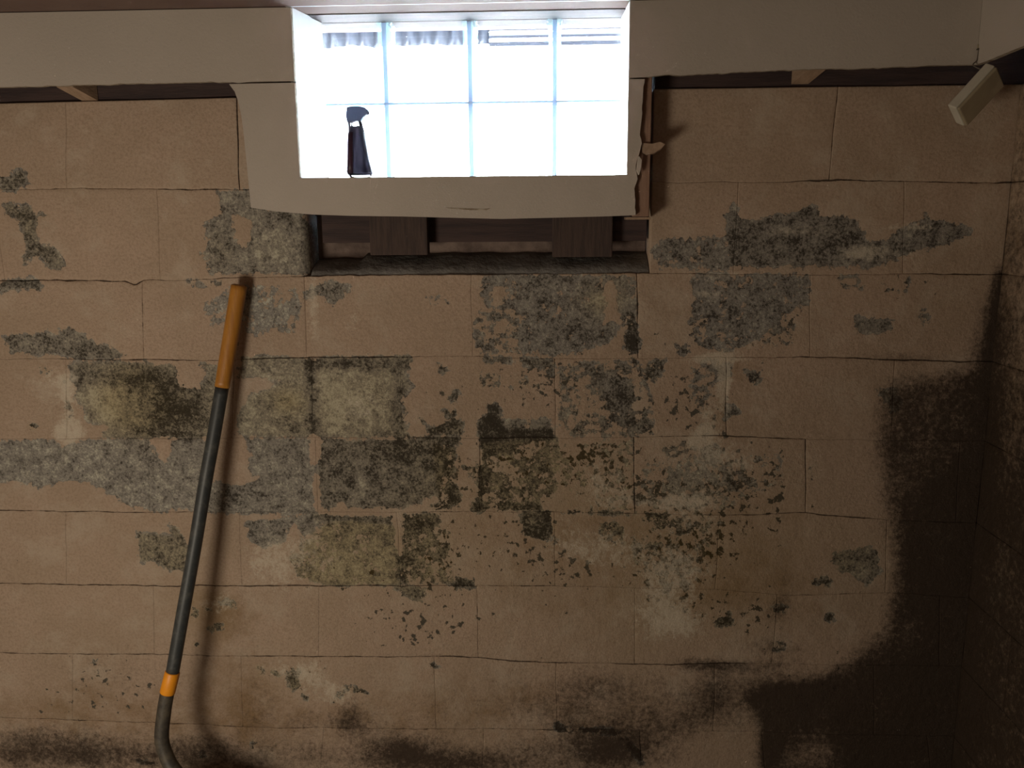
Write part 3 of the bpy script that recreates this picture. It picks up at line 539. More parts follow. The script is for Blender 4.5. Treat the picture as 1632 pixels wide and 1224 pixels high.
def axis_params(L, edge=(.0025, .007), step=.007):
    n = max(2, int((L - 2 * edge[1]) / step)); mid = np.linspace(edge[1], L - edge[1], n)
    return np.concatenate([[0, edge[0]], mid, [L - edge[0], L]]) / L
def bulge(x, z):
    return mn.noise(Vector((x * 4, z * 4, 2.2))) * .0030 + mn.noise(Vector((x * 17, z * 17, 5.2))) * .0014
def make_block(k, jl, jr, top_free=False):
    xl0, xl1, sl = jl; xr0, xr1, sr = jr
    us = axis_params(abs(xr0 - xl0)); vs = axis_params(.2032)
    nu, nv = len(us), len(vs)
    Ug, Vg = np.meshgrid(us, vs)                   # v: 0 top, 1 bottom
    XLn = xl0 + (xl1 - xl0) * Vg; XRn = xr0 + (xr1 - xr0) * Vg
    X = XLn + (XRn - XLn) * Ug
    if sl > 0 or True:
        zz = np.array([mn.noise(Vector((xl0 * 7.1, v * 2.0 + k, 9.))) * .003 for v in vs])[:, None] if abs(xl0 - OPX0) > .02 and abs(xl0 - OPX1) > .02 and abs(xl0 - XL) > .01 else 0
        zr = np.array([mn.noise(Vector((xr0 * 7.1, v * 2.0 + k, 9.))) * .003 for v in vs])[:, None] if abs(xr0 - OPX0) > .02 and abs(xr0 - XR) > .02 else 0
        X = X + zz * (1 - Ug) + zr * Ug
    ZT = zline(k, X); ZB = zline(k + 1, X); Z = ZT + (ZB - ZT) * Vg
    ST = sline(k, X); SB = sline(k + 1, X)
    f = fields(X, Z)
    dep = np.zeros(X.shape); crk = np.zeros(X.shape)
    def prof(d, s):      # d metres from the edge
        return np.where(d < .0005, 1.0, np.where(d < .004, .38, 0.0)) * (.00015 + .0034 * s)
    W_ = abs(xr0 - xl0); H_ = .2032
    for d, s in ((Ug * W_, sl), ((1 - Ug) * W_, sr), (Vg * H_, ST), ((1 - Vg) * H_, SB)):
        dep = np.maximum(dep, prof(d, s)); crk = np.maximum(crk, np.where(d < .0005, 1.25, np.where(d < .004, .35, 0.0)) * s)
    f['crk'] = crk
    nm_ = np.array([mn.noise(Vector((a * 11, 4.4, b * 11))) for a, b in zip(X.ravel(), Z.ravel())]).reshape(X.shape); dep = dep * np.clip(.55 + 1.3 * nm_, .08, 1.4)
    pm = sstep(f['peel'], -.002, .006)
    Y = np.array([[bulge(X[i, j], Z[i, j]) for j in range(nu)] for i in range(nv)]) + dep + pm * .0010 + f['speck'] * .0
    # chip the free corner of the block beside the opening
    if k < 1 and abs(xr0 - OPX0) < .02: Y = Y + np.clip((Ug - .955) / .045, 0, 1) ** 2 * .022
    cx, cz = X.mean(), Z.mean()
    front = np.stack([X - cx, Y, Z - cz], -1).reshape(-1, 3)
    idx = np.arange(nu * nv).reshape(nv, nu)
    quads = np.stack([idx[:-1, :-1], idx[1:, :-1], idx[1:, 1:], idx[:-1, 1:]], -1).reshape(-1, 4).tolist()
    rim = list(idx[0, :]) + list(idx[1:, -1]) + list(idx[-1, -2::-1]) + list(idx[-2:0:-1, 0])
    nf = len(front); back = front[rim].copy(); back[:, 1] = .171
    n = len(rim)
    for i in range(n): quads.append([int(rim[i]), int(rim[(i + 1) % n]), nf + (i + 1) % n, nf + i])
    quads.append([nf + i for i in range(n)])
    me = bpy.data.meshes.new('concrete_block'); me.from_pydata(np.vstack([front, back]).tolist(), [], quads); me.update()
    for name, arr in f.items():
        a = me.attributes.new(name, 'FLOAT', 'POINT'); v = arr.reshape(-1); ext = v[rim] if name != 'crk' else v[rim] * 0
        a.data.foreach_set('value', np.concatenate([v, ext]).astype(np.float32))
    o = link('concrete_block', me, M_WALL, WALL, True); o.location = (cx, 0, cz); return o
nb = 0
def course(k, key, x0, x1):
    js = [joint_pt(j, k) for j in J[key]]
    js = [j for j in js if x0 + .03 < j[0] < x1 - .03]
    left = js[0][0] if js else x1
    e = []; x = left - .4064
    while x > x0 + .03 and x0 == XL: e.insert(0, (x, x, .1)); x -= .4064
    js = [(x0, x0, 0.0)] + e + js + [(x1, x1, 0.0)]
    for a, b in zip(js, js[1:]): make_block(k, a, b)
course(-1, -1, XL, OPX0); course(0, 0, XL, OPX0); course(-1, '-1r', OPX1, XR); course(0, '0r', OPX1, XR)
for k in range(1, 9): course(k, k, XL, XR)

# ------------------------------------------------------------------ right wall (coarser blocks, comes towards the viewer)
WR = tag(boxo('wall_right', XR + .172, XR + .192, -3.4, .170, 0, ZO + .1762, M_MORT, bev=0), 'painted block wall at the right edge, darkened by mould and painted-in shade', kind='structure')
def zr_(k): return zline(k, np.array(XR)) if k < 9 else np.array(0.0)
for k in range(-1, 9):
    zt, zb = float(zr_(k)), float(zr_(k + 1)); y = 0.0; w0 = .2032 if k % 2 else .4064
    while y > -3.3:
        y2 = max(y - w0, -3.4); w0 = .4064; st = .015 if y > -1.0 else .04
        us = axis_params(y - y2, (.0025, .007), st); vs = axis_params(zt - zb, (.0025, .007), st)
        Ug, Vg = np.meshgrid(us, vs); Yw = y + (y2 - y) * Ug; Z = zt + (zb - zt) * Vg
        W_, H_ = y - y2, zt - zb; dep = np.zeros(Yw.shape); crk = np.zeros(Yw.shape)
        for d in (Ug * W_, (1 - Ug) * W_, Vg * H_, (1 - Vg) * H_):
            e_ = np.where(d < .0005, 1.0, np.where(d < .004, .38, 0.0)); dep = np.maximum(dep, e_ * .0026); crk = np.maximum(crk, e_ * .55)
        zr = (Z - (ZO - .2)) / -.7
        mold_shade = np.clip(.46 + .55 * sstep(zr, -.1, .9) + .35 * np.exp(-((Yw / .07) ** 2)) * sstep(zr, -.4, .3), 0, 1.15)  # mould, plus the shade of the corner painted into the colour
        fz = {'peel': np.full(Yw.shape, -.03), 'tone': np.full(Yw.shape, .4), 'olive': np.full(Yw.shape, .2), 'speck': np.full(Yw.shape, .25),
              'salt': np.full(Yw.shape, .08), 'mold_shade': mold_shade, 'rust': np.full(Yw.shape, .45), 'crk': crk}
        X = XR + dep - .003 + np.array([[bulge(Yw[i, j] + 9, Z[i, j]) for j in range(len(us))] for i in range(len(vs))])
        cy, cz = Yw.mean(), Z.mean(); fr = np.stack([X - XR, Yw - cy, Z - cz], -1).reshape(-1, 3)
        nu, nv = len(us), len(vs); idx = np.arange(nu * nv).reshape(nv, nu)
        quads = np.stack([idx[:-1, :-1], idx[1:, :-1], idx[1:, 1:], idx[:-1, 1:]], -1).reshape(-1, 4).tolist()
        rim = list(idx[0, :]) + list(idx[1:, -1]) + list(idx[-1, -2::-1]) + list(idx[-2:0:-1, 0]); n = len(rim); nf = len(fr)
        bk = fr[rim].copy(); bk[:, 0] = .171
        for i in range(n): quads.append([int(rim[i]), int(rim[(i + 1) % n]), nf + (i + 1) % n, nf + i])
        quads.append([nf + i for i in range(n)])
        me = bpy.data.meshes.new('concrete_block'); me.from_pydata(np.vstack([fr, bk]).tolist(), [], quads); me.update()
        for name, arr in fz.items():
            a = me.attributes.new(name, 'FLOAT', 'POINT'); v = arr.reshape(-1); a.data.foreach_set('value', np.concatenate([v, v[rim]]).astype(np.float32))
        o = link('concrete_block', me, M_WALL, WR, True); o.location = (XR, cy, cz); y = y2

# ------------------------------------------------------------------ rest of the room shell
ZC = U(300, 11, -.0875)[2]     # ceiling height
tag(boxo('floor', XL - .1, XR + .2, -3.5, .2, -.1, 0, M_FLOOR, bev=0), 'dark concrete basement floor', kind='structure')
tag(boxo('ceiling', XL - .1, XR + .2, -3.5, .2, ZC, ZC + .1, M_CEIL, bev=0), 'brown board ceiling above the window', kind='structure')
tag(boxo('wall_left', XL - .1, XL, -3.5, .2, 0, ZC, M_ROOM, bev=0), 'beige side wall out of view', kind='structure')
tag(boxo('wall_back', XL, XR + .2, -3.5, -3.4, 0, ZC, M_ROOM, bev=0), 'beige wall behind the viewer', kind='structure')
# timber plate and rim above the blocks, left and right of the window
def plate(name, x0, x1, ztp):
    o = boxo(name, x0, x1, .006, .19, ztp, ZC - .001, M_DARKW, bev=.002); tag(o, None, kind='structure'); return o
plate('trim_1', XL, OPX0 - .002, ZO + .176)['label'] = 'dark timber plate on top of the blocks left of the window'
plate('trim_2', OPX1 + .002, XR + .19, ZO + .176)['label'] = 'dark timber plate on top of the blocks right of the window'
o = boxo('trim_3', XR + .01, XR + .19, -3.4, .0, ZO + .176, ZC - .001, M_DARKW); tag(o, 'dark timber plate on top of the right wall', kind='structure')

# ------------------------------------------------------------------ window opening: recess, glass blocks, returns
FY = -.075; TH = .0125                                   # face of the drywall and its thickness
ox0, ox1, oz0, oz1 = .012, .7635, ZO + .0255, ZO + .3965   # opening in the drywall
WIN = tag(empty('window_1', (.39, .12, ZO + .2)), 'basement window of eight glass blocks set deep in a white drywall return', kind='structure')
def wpart(o): return keep(o, WIN)
gy0, gy1 = .085, .165
gxs = [.188 - .2045, .188, .3945, .600, .8045]; gzs = [ZO + .4115, ZO + .2085, ZO + .0055]
# returns: left jamb splays in, head rises a little to the back
bm = bmesh.new()
def hexa(bm, a, b):   # two quads (front, back)
    v = [bm.verts.new(p) for p in a] + [bm.verts.new(p) for p in b]
    for f in ((0,1,2,3),(7,6,5,4),(0,4,5,1),(1,5,6,2),(2,6,7,3),(3,7,4,0)): bm.faces.new([v[i] for i in f])
gb = gy0 - .001
hexa(bm, [(ox0, FY + TH, oz0), (ox0, FY + TH, oz1 + .015), (ox0 - .012, FY + TH, oz1 + .015), (ox0 - .012, FY + TH, oz0)],
         [(.040, gb, oz0), (.040, gb, oz1 + .028), (.028, gb, oz1 + .028), (.028, gb, oz0)])
wpart(from_bm('window_jamb', bm, M_JAMB))
bm = bmesh.new()
hexa(bm, [(ox1, FY + TH, oz0), (ox1, FY + TH, oz1 + .015), (ox1 + .012, FY + TH, oz1 + .015), (ox1 + .012, FY + TH, oz0)],
         [(.757, gb, oz0), (.757, gb, oz1 + .028), (.769, gb, oz1 + .028), (.769, gb, oz0)])
wpart(from_bm('window_jamb', bm, M_JAMB))
bm = bmesh.new()
hexa(bm, [(ox0 - .012, FY + .001, oz1), (ox1 + .012, FY + .001, oz1), (ox1 + .012, FY + .001, oz1 + .012), (ox0 - .012, FY + .001, oz1 + .012)],
         [(.028, gb, ZO + .4055), (.769, gb, ZO + .4135), (.769, gb, ZO + .4255), (.028, gb, ZO + .4175)])
wpart(from_bm('window_head', bm, M_JAMB))
wpart(boxo('window_sill', ox0 - .012, ox1 + .012, FY + TH + .0005, gb, oz0 - .016, oz0 - .002, M_JAMB, bev=.001))
# timber buck that fills between the masonry and the glass
wpart(boxo('window_buck', OPX0 + .002, gxs[0] - .0045, gy0, gy1, ZO - .02, ZC - .002, M_DARKW)) if gxs[0] - .0045 > OPX0 + .004 else None
wpart(boxo('window_buck', gxs[4] + .0045, OPX1 - .002, gy0, gy1, ZO - .02, ZC - .002, M_DARKW))
wpart(boxo('window_buck', gxs[0] - .0045, gxs[4] + .0045, gy0, gy1, gzs[0] + .003, ZC - .002, M_DARKW))
wpart(boxo('window_buck', gxs[0] - .0045, gxs[4] + .0045, gy0, gy1, ZO - .06, gzs[2] - .003, M_DARKW))
wpart(boxo('light_leak_filler', .7695, OPX1 - .002, .072, gb, ZO - .02, ZC - .002, M_DARKW))  # unseen fillers added to stop daylight leaking around the glass
wpart(boxo('light_leak_filler', OPX0 + .002, .0243, .072, gb, ZO - .02, ZC - .002, M_DARKW))
wpart(boxo('light_leak_filler', .0285, .7685, .001, gb, ZO + .4265, ZC - .002, M_DARKW))
wpart(boxo('light_leak_filler', .0285, .7685, .0735, gb, ZO - .02, oz0 - .017, M_DARKW))
# glass blocks
def glass_block(x0, x1, z0, z1):
    g = .0055; x0 += g; x1 -= g; z0 += .0025; z1 -= .0025; c = ((x0 + x1) / 2, (gy0 + gy1) / 2, (z0 + z1) / 2)
    # hollow frame with rounded inner corners, two lips
    def ring(inset, y, r, n=5):
        out = []
        for cx_, cz_, a0 in ((x1 - inset - r, z1 - inset - r, 0), (x0 + inset + r, z1 - inset - r, 90), (x0 + inset + r, z0 + inset + r, 180), (x1 - inset - r, z0 + inset + r, 270)):
            for q in range(n): a = math.radians(a0 + 90 * q / (n - 1)); out.append((cx_ + r * math.cos(a), y, cz_ + r * math.sin(a)))
        return out
    bm = bmesh.new()
    prof = [(0, gy0 + .006, .004), (.003, gy0, .006), (.0075, gy0, .012), (.0095, gy0 + .004, .014), (.0095, gy1 - .004, .014), (.0075, gy1, .012), (.003, gy1, .006), (0, gy1 - .006, .004), (.0015, (gy0 + gy1) / 2, .005)]
    rings = [[bm.verts.new(p) for p in ring(i, y, r)] for i, y, r in prof]; n = len(rings[0])
    for a in range(len(rings)):
        A_, B_ = rings[a], rings[(a + 1) % len(rings)]
        for k in range(n): bm.faces.new((A_[k], A_[(k + 1) % n], B_[(k + 1) % n], B_[k]))
    fr = wpart(from_bm('glass_block', bm, M_RIM, None, True))
    for nm, y in (('front_pane', gy0 + .010), ('back_pane', gy1 - .016)):
        bm = bmesh.new(); A_ = [bm.verts.new(p) for p in ring(.0096, y, .013)]; B_ = [bm.verts.new(p) for p in ring(.0096, y + .006, .013)]
        bm.faces.new(A_); bm.faces.new(B_[::-1])
        for k in range(n): bm.faces.new((A_[k], A_[(k + 1) % n], B_[(k + 1) % n], B_[k]))
        p = from_bm(nm, bm, M_GLASS); p.parent = fr; p.matrix_parent_inverse = WIN.matrix_basis @ WIN.matrix_basis.inverted()
for i in range(4):
    for j in range(2): glass_block(gxs[i], gxs[i + 1], gzs[j + 1], gzs[j])
bm = bmesh.new()
for x in gxs: box(bm, x - .0053, x + .0053, gy0 + .008, gy1 - .008, gzs[2], gzs[0], 0)
for z in (gzs[1],): box(bm, gxs[0], gxs[4], gy0 + .0085, gy1 - .0085, z - .0022, z + .0022, 0)
wpart(from_bm('glass_block_mortar', bm, M_GMORT))

# recess below the drywall box: beige back, grey mortar slope, timber pieces
zb0 = float(zline(1, np.array(.3)))
slope = [(OPX0 + .006, 489, 440), ]
bm = bmesh.new(); xs = np.linspace(OPX0 + .004, OPX1 - .002, 60); n_ = 6; G = []
for i in range(n_):
    f_ = i / (n_ - 1); row = []
    for x in xs:
        zf = float(zline(1, np.array(x))) + .0005; zbk = U(700, 404, .085)[2] + (-.0 if x > .12 else -.012)
        y = .004 + .082 * f_; z = zf + (zbk - zf) * (f_ ** .8) + mn.noise(Vector((x * 22, y * 40, 3))) * .0035 * (f_ > 0) + .002 * (f_ > 0)
        row.append(bm.verts.new((x, y, z)))
    G.append(row)
for a, b in zip(G, G[1:]):
    for k in range(len(a) - 1): bm.faces.new((a[k], a[k + 1], b[k + 1], b[k]))
bb = [bm.verts.new((v.co.x, .086, ZO - .205)) for v in G[-1]]; ff = [bm.verts.new((v.co.x, .004, v.co.z - .003)) for v in G[0]]
for k in range(len(xs) - 1): bm.faces.new((G[-1][k], G[-1][k + 1], bb[k + 1], bb[k])); bm.faces.new((ff[k], ff[k + 1], G[0][k + 1], G[0][k]))
keep(from_bm('mortar_sill', bm, M_MORT, None, True), WALL)['label'] = 'grey sloped mortar bed under the window'
o = boxo('recess_back', OPX0 + .002, OPX1 - .002, .088, .168, ZO - .205, ZO - .021, M_BEIGEB, bev=.002); keep(o, WALL)['label'] = 'beige painted masonry at the back of the recess'
WF = tag(empty('window_support_frame', (.4, .03, ZO - .08)), 'dark brown timber rail with hanging blocks in the recess under the window', 'timber frame')
keep(boxo('rail', U(512, 360, .03)[0], OPX1 - .006, .035, .073, U(700, 386, .035)[2], oz0 - .018, M_DARKW), WF)
for a, b, bt in ((590, 682, 407), (880, 976, 410)):
    p0 = U(a, bt, -.004); p1 = U(b, bt, -.004)
    keep(boxo('hanging_block', p0[0], p1[0], -.004, .034, p0[2], oz0 - .018, M_SHIM, bev=.003), WF)

# ------------------------------------------------------------------ drywall
def Q(px, py): return UXZ(px, py, FY)
zc = ZC - .002
tear = lambda l: [Q(*p) for p in l]
# left upper sheet
pts = [(XL + .002, zc), (ox0, zc)] + [(ox0, oz1), (ox0, Q(470, 129)[1])] + tear([(400,131),(330,131),(220,133),(110,136),(0,139)]) + [(XL + .002, Q(0, 141)[1])]
pts = pts[:3] + wob(pts[3:], .010, .0016, 3.1, skip=(0, len(pts) - 4))
D1 = tag(extrude_poly('drywall_panel', pts, FY, FY + TH, M_DRY, None, M_GYP), 'beige drywall band left of the window, torn along its lower edge', 'drywall')
# right upper sheet up to the corner, and the return on the right wall
xc = U(1560, 60, FY)[0]; xc = min(xc, XR - .06)
pts = [(ox1, zc), (xc, zc), (xc, Q(1553, 103)[1])] + tear([(1480,104),(1380,108),(1260,111),(1160,116),(1060,120),(1026,123)]) + [(ox1, Q(1005, 124)[1]), (ox1, oz1)]
pts = pts[:2] + wob(pts[2:-2], .010, .0018, 8.4, skip=(0, len(pts) - 5)) + pts[-2:]
D2 = tag(extrude_poly('drywall_panel', pts, FY, FY + TH, M_DRY, None, M_GYP), 'beige drywall band right of the window, frayed lower edge', 'drywall')
bm = bmesh.new(); zl = Q(1553, 103)[1]
ys = np.linspace(FY + TH, -3.38, 60); f = []; b = []
lo = [(y, zl + mn.noise(Vector((y * 12, 1, 1))) * .004 - min(0.0, y + .1) * .02) for y in ys]
out = [(ys[-1], zc), (ys[0], zc)] + lo
for y, z in out: f.append(bm.verts.new((xc + .0005, y, z))); b.append(bm.verts.new((xc + .0005 + TH, y, z)))
bm.faces.new(f); bm.faces.new(b[::-1])
for i in range(len(out)):
    q = bm.faces.new((f[i], b[i], b[(i + 1) % len(out)], f[(i + 1) % len(out)])); q.material_index = 1
tag(from_bm('drywall_panel', bm, [M_DRY, M_GYP]), 'beige drywall return running along the top of the right wall', 'drywall')
# U-shaped surround below and beside the window
g = .0009
pts = [(ox0, Q(470, 131)[1] - g), (ox0, oz0), (ox1, oz0), (ox1, Q(1005, 126)[1])] + \
      wob(tear([(1026,126),(1024,180),(1020,215),(1022,228),(1013,262),(1015,285),(1010,300),(1013,343)]), .008, .0022, 5.5) + \
      tear([(960,345),(880,347),(800,349),(720,347),(640,345),(560,344),(500,342),(440,337),(400,331),(397,300),(392,250),(388,210),(384,180),(379,160),(374,146),(365,134)])
D3 = tag(extrude_poly('drywall_panel', pts, FY, FY + TH, M_DRY, None, M_GYP), 'beige drywall surround below and beside the window with a curved left edge', 'drywall')
# scuff and nail pops of the surround are part of the sheet
bm = bmesh.new()
for p, r in (((1013, 300), .004), ):
    pass
bm.free()
fl = bmesh.new()     # torn paper flap with gypsum at the right edge
a = [U(*p, FY - .001) for p in ((1017,250),(1021,256),(1020,268),(1017,279),(1014,272),(1015,260))]; bq = [p + np.array([.002, -.005, .001]) for p in a]
v = [fl.verts.new(p) for p in a] + [fl.verts.new(p) for p in bq]
fl.faces.new(v[:6]); fl.faces.new(v[6:][::-1])
for i in range(6): fl.faces.new((v[i], v[6 + i], v[6 + (i + 1) % 6], v[(i + 1) % 6]))
from_bm('paper_flap', fl, M_DRY, D3)['label'] = 'pale torn paper edge'

# studs and furring
st0 = U(1020, 300, FY + TH)[0]; st1 = U(1041, 125, FY + TH)[0]
bm = bmesh.new(); ztp = ZC - .004; zbt = U(1030, 345, FY)[2]
box(bm, ox1 + .014, st1 - .002, FY + TH + .001, .0, zbt, ztp, .002)
ST = tag(from_bm('wall_stud', bm, M_PINE), 'exposed reddish pine stud standing right of the window', 'stud')
boxo_ = boxo('bottom_rail', st0 - .03, st1 + .001, FY + TH + .001, -.006, zbt - .007, zbt - .001, M_PINEL, bev=.001); tag(boxo_, 'thin pale wooden strip under the right part of the window surround', 'wood strip')
sc_ = [(710,331),(740,332),(770,333),(782,332),(775,335),(750,335),(725,333)]
extrude_poly('scuff_mark', [Q(*p) for p in sc_], FY - .0006, FY - .0001, M_GYP, D3)['label'] = 'thin dark scuff'
# splinter
spl = bmesh.new(); base = U(1024, 238, FY + TH)
P = [U(1022,228,-.068),U(1040,229,-.068),U(1052,226,-.070),U(1060,230,-.070),U(1054,237,-.068),U(1044,243,-.068),U(1030,247,-.068),U(1024,243,-.068)]
v = [spl.verts.new(p) for p in P] + [spl.verts.new(p + np.array([0, .014, -.002])) for p in P]
n = len(P); spl.faces.new(v[:n]); spl.faces.new(v[n:][::-1])
for i in range(n): spl.faces.new((v[i], v[n + i], v[n + (i + 1) % n], v[(i + 1) % n]))
tag(from_bm('wood_splinter', spl, M_PINEL), 'pale broken wood splinter sticking out of the pine stud', 'splinter')
def furring(px0, px1, py, dx, label):
    a = U(px0, py, FY + TH)[0]; b = U(px1, py, FY + TH)[0]; z = U(px0, py + 1, FY + TH)[2]; y0, y1 = FY + TH + .001, .004
    bm = bmesh.new(); zt = ZC - .004
    hexa(bm, [(a, y0, z), (b, y0, z), (b, y0, zt), (a, y0, zt)], [(a + dx, y1, z - .022), (b + dx, y1, z - .022), (b + dx, y1, zt), (a + dx, y1, zt)])
    tag(from_bm('furring_strip', bm, M_PINEL), label, 'furring')
furring(90, 116, 138, .022, 'pale slanted furring strip end under the drywall left of the window')
furring(1290, 1318, 109, -.020, 'pale slanted furring strip end under the drywall right of the window')

# ------------------------------------------------------------------ outside: ground, corrugated awning above the glass
tag(boxo('ground', -2.5, 3.5, .2, 4.0, ZO - .25, ZO - .1, M_GROUND, bev=0), 'unseen ground outside the window, made pale to bounce light in', kind='structure')
AW = tag(empty('window_awning', (.4, .5, ZO + .55)), 'grey blue corrugated metal awning outside above the glass blocks', 'awning')
ya = .42
za_t, za_b = U(700, 20, ya)[2] + .03, U(700, 72, ya)[2]
bm = bmesh.new(); xs = np.linspace(-.25, .42, 110); rows = []
for z in (za_b, za_t):
    rows.append([bm.verts.new((x, ya + .008 * math.sin(x * 150), z + (0.0 if z > za_b else .006 * mn.noise(Vector((x * 14, 0, 0)))))) for x in xs])
for k in range(len(xs) - 1): bm.faces.new((rows[0][k], rows[0][k + 1], rows[1][k + 1], rows[1][k]))
r = bmesh.ops.extrude_face_region(bm, geom=bm.faces[:]); bmesh.ops.translate(bm, vec=(0, .004, 0), verts=[e for e in r['geom'] if isinstance(e, bmesh.types.BMVert)])
keep(from_bm('corrugated_panel', bm, M_AWN, None, True), AW)
for i, (pa, pb, m_) in enumerate(((38, 48, M_AWN), (51, 56, M_AWN2), (56, 60, M_AWN), (66, 73, M_AWN))):
    z1_, z0_ = U(900, pa, ya)[2], U(900, pb, ya)[2]
    bm = bmesh.new(); box(bm, .42, 1.05, ya - .01, ya + .01, z0_, z1_, .001); keep(from_bm('slat', bm, m_), AW)
keep(boxo('awning_roof', -.3, 1.1, .20, ya + .03, za_t, za_t + .02, plain('dark_roof_underside', (.028, .032, .042), (.020, .024, .032), 10)), AW)

# ------------------------------------------------------------------ spray bottle on the sill
by = -.035
def Bp(px, py): return U(px, py, by)
zb_ = oz0 - .0015; zt_ = Bp(570, 171)[2]
sc = (zt_ - zb_)
BX = Bp(575, 280)[0]
BOT = tag(empty('spray_bottle', (BX, by, zb_)), 'dark spray bottle with a right facing trigger head standing on the window sill', 'bottle')
def loft(name, secs, mat, parent, seg=24, capb=True, capt=True):   # secs: (z, xl, xr, depth)
    bm = bmesh.new(); R_ = []
    for z, xl, xr, dp in secs:
        cx_, rx = (xl + xr) / 2, (xr - xl) / 2
        ring_ = []
        for k in range(seg):
            a = 2 * math.pi * k / seg; ca, sa = math.cos(a), math.sin(a); e = .75
            ring_.append(bm.verts.new((cx_ + rx * math.copysign(abs(ca) ** e, ca), by + dp * math.copysign(abs(sa) ** e, sa), z)))
        R_.append(ring_)
    for a, b in zip(R_, R_[1:]):
        for k in range(seg): bm.faces.new((a[k], a[(k + 1) % seg], b[(k + 1) % seg], b[k]))
    if capb: bm.faces.new(R_[0])
    if capt: bm.faces.new(R_[-1][::-1])
    return keep(from_bm(name, bm, mat, None, True), parent)
def S4(py, x0, x1, d): p = Bp(x0, py); q = Bp(x1, py); return (p[2], p[0], q[0], d)
loft('base_ring', [(zb_, Bp(560, 284)[0], Bp(588, 284)[0], .018), S4(281, 557, 592, .022), S4(279, 555, 594, .023)], M_CLEARP, BOT)
body = loft('body', [S4(279, 555, 594, .023), S4(276, 554.5, 595, .024), S4(262, 555, 591.5, .024), S4(245, 555.5, 588, .023), S4(242, 555, 587.5, .023), S4(228, 555.5, 585, .022),
             S4(215, 555.5, 582, .020), S4(206, 556, 579, .018), S4(202, 558, 577, .014)], M_BTLB, BOT)
loft('label_wrap', [S4(277, 553.8, 570, .0245), S4(262, 554.2, 570, .0245), S4(245, 554.8, 570, .0235), S4(228, 554.8, 570, .0225), S4(212, 555, 570, .020)], M_BTLR, BOT)['label'] = 'maroon label wrap'
loft('neck', [S4(202, 560, 572, .008), S4(192, 560, 572, .008)], M_CLEARP, BOT)
# trigger head: one shaped piece with nozzle to the right, and the trigger lever
def prism(name, pts, hw, mat, parent, bev=.002):
    bm = bmesh.new(); f = [bm.verts.new((Bp(*p)[0], by - hw, Bp(*p)[2])) for p in pts]; b = [bm.verts.new((Bp(*p)[0], by + hw, Bp(*p)[2])) for p in pts]; n = len(pts)
    bm.faces.new(f); bm.faces.new(b[::-1])
    for i in range(n): bm.faces.new((f[i], b[i], b[(i + 1) % n], f[(i + 1) % n]))
    bmesh.ops.recalc_face_normals(bm, faces=bm.faces)
    bmesh.ops.bevel(bm, geom=bm.edges[:], offset=bev, segments=2, affect='EDGES', profile=.6)
    return keep(from_bm(name, bm, mat, None, False), parent)
prism('spray_head', [(554,172),(562,170),(572,170),(582,172),(587,175),(587,182),(582,185),(575,194),(570,193.5),(564,195),(555,197),(552,186),(553,180)], .011, M_HEADB, BOT)
prism('nozzle', [(586,176),(589,178),(589,182),(586,184)], .006, M_HEADB, BOT, .0008)
prism('trigger', [(572,193),(576,192.5),(580,206),(584,222),(577,222),(573.5,203)], .005, M_BTLB, BOT, .0008)
prism('collar_clip', [(555,195),(558,196),(560,203),(556,208)], .006, M_BTLB, BOT, .0006)

# ------------------------------------------------------------------ long-handled shovel leaning on the wall
SH = empty('shovel', (0, 0, 0))
ctrl = [(381,456,-.036),(370,523,-.060),(359,587,-.084),(354,617,-.097),(340,699,-.128),(328,765,-.152),(310,874,-.193),(289.6,988,-.236),(275,1071,-.267),(271.6,1088,-.274),(266.7,1104,-.280),(261,1138,-.293),(257.8,1178,-.308),(266,1207,-.320),(275,1224,-.330),(289,1241,-.342)]
cp = [Vector(U(a, b, -.032 + (y + .036) * .52)) for a, b, y in ctrl]
def spline(pts, n=6):
    out = []
    for i in range(len(pts) - 1):
        p0, p1, p2, p3 = pts[max(i - 1, 0)], pts[i], pts[i + 1], pts[min(i + 2, len(pts) - 1)]
        for k in range(n):
            t = k / n; out.append(.5 * ((2 * p1) + (-p0 + p2) * t + (2 * p0 - 5 * p1 + 4 * p2 - p3) * t * t + (-p0 + 3 * p1 - 3 * p2 + p3) * t ** 3))
    return out + [pts[-1]]
fpts = spline(cp)
zc1 = cp[3].z; zc2 = U(273, 1076, -.152)[2]; zc3 = U(268, 1101, -.159)[2]
def part_pts(za, zb): return [p for p in fpts if zb - 1e-4 <= p.z <= za + 1e-4]
gp = part_pts(9, zc1); n = len(gp)
path = [(gp[0] + (gp[0] - gp[1]).normalized() * 0.004, .012), (gp[0] + (gp[0] - gp[1]).normalized() * .001, .0175)] + [(p, .0192) for i, p in enumerate(gp[:2])] + [(p, .0192 - .0016 * (i / n)) for i, p in enumerate(gp[2:])]
keep(lathe_tube('grip', path, M_GRIP), SH)['label'] = 'orange brown wooden grip'
spts = [gp[-1]] + part_pts(zc1 - .002, zc2) ; keep(lathe_tube('shaft', [(p, .0163) for p in spts], M_SHAFT), SH)['label'] = 'charcoal shaft'
a = spts[-1]; low = part_pts(zc3, -9)
bpth = [a + (low[0] - a) * t for t in (-.02, .02, .5, .97, 1.02)]
keep(lathe_tube('collar_band', [(bpth[0], .0170), (bpth[1], .0184), (bpth[2], .0187), (bpth[3], .0187), (bpth[4], .0174)], M_BAND), SH)['label'] = 'orange plastic collar'
keep(lathe_tube('socket_neck', [(p, .0172 + .001 * (i / len(low))) for i, p in enumerate([a + (low[0] - a) * .9] + low)], M_STEEL), SH)
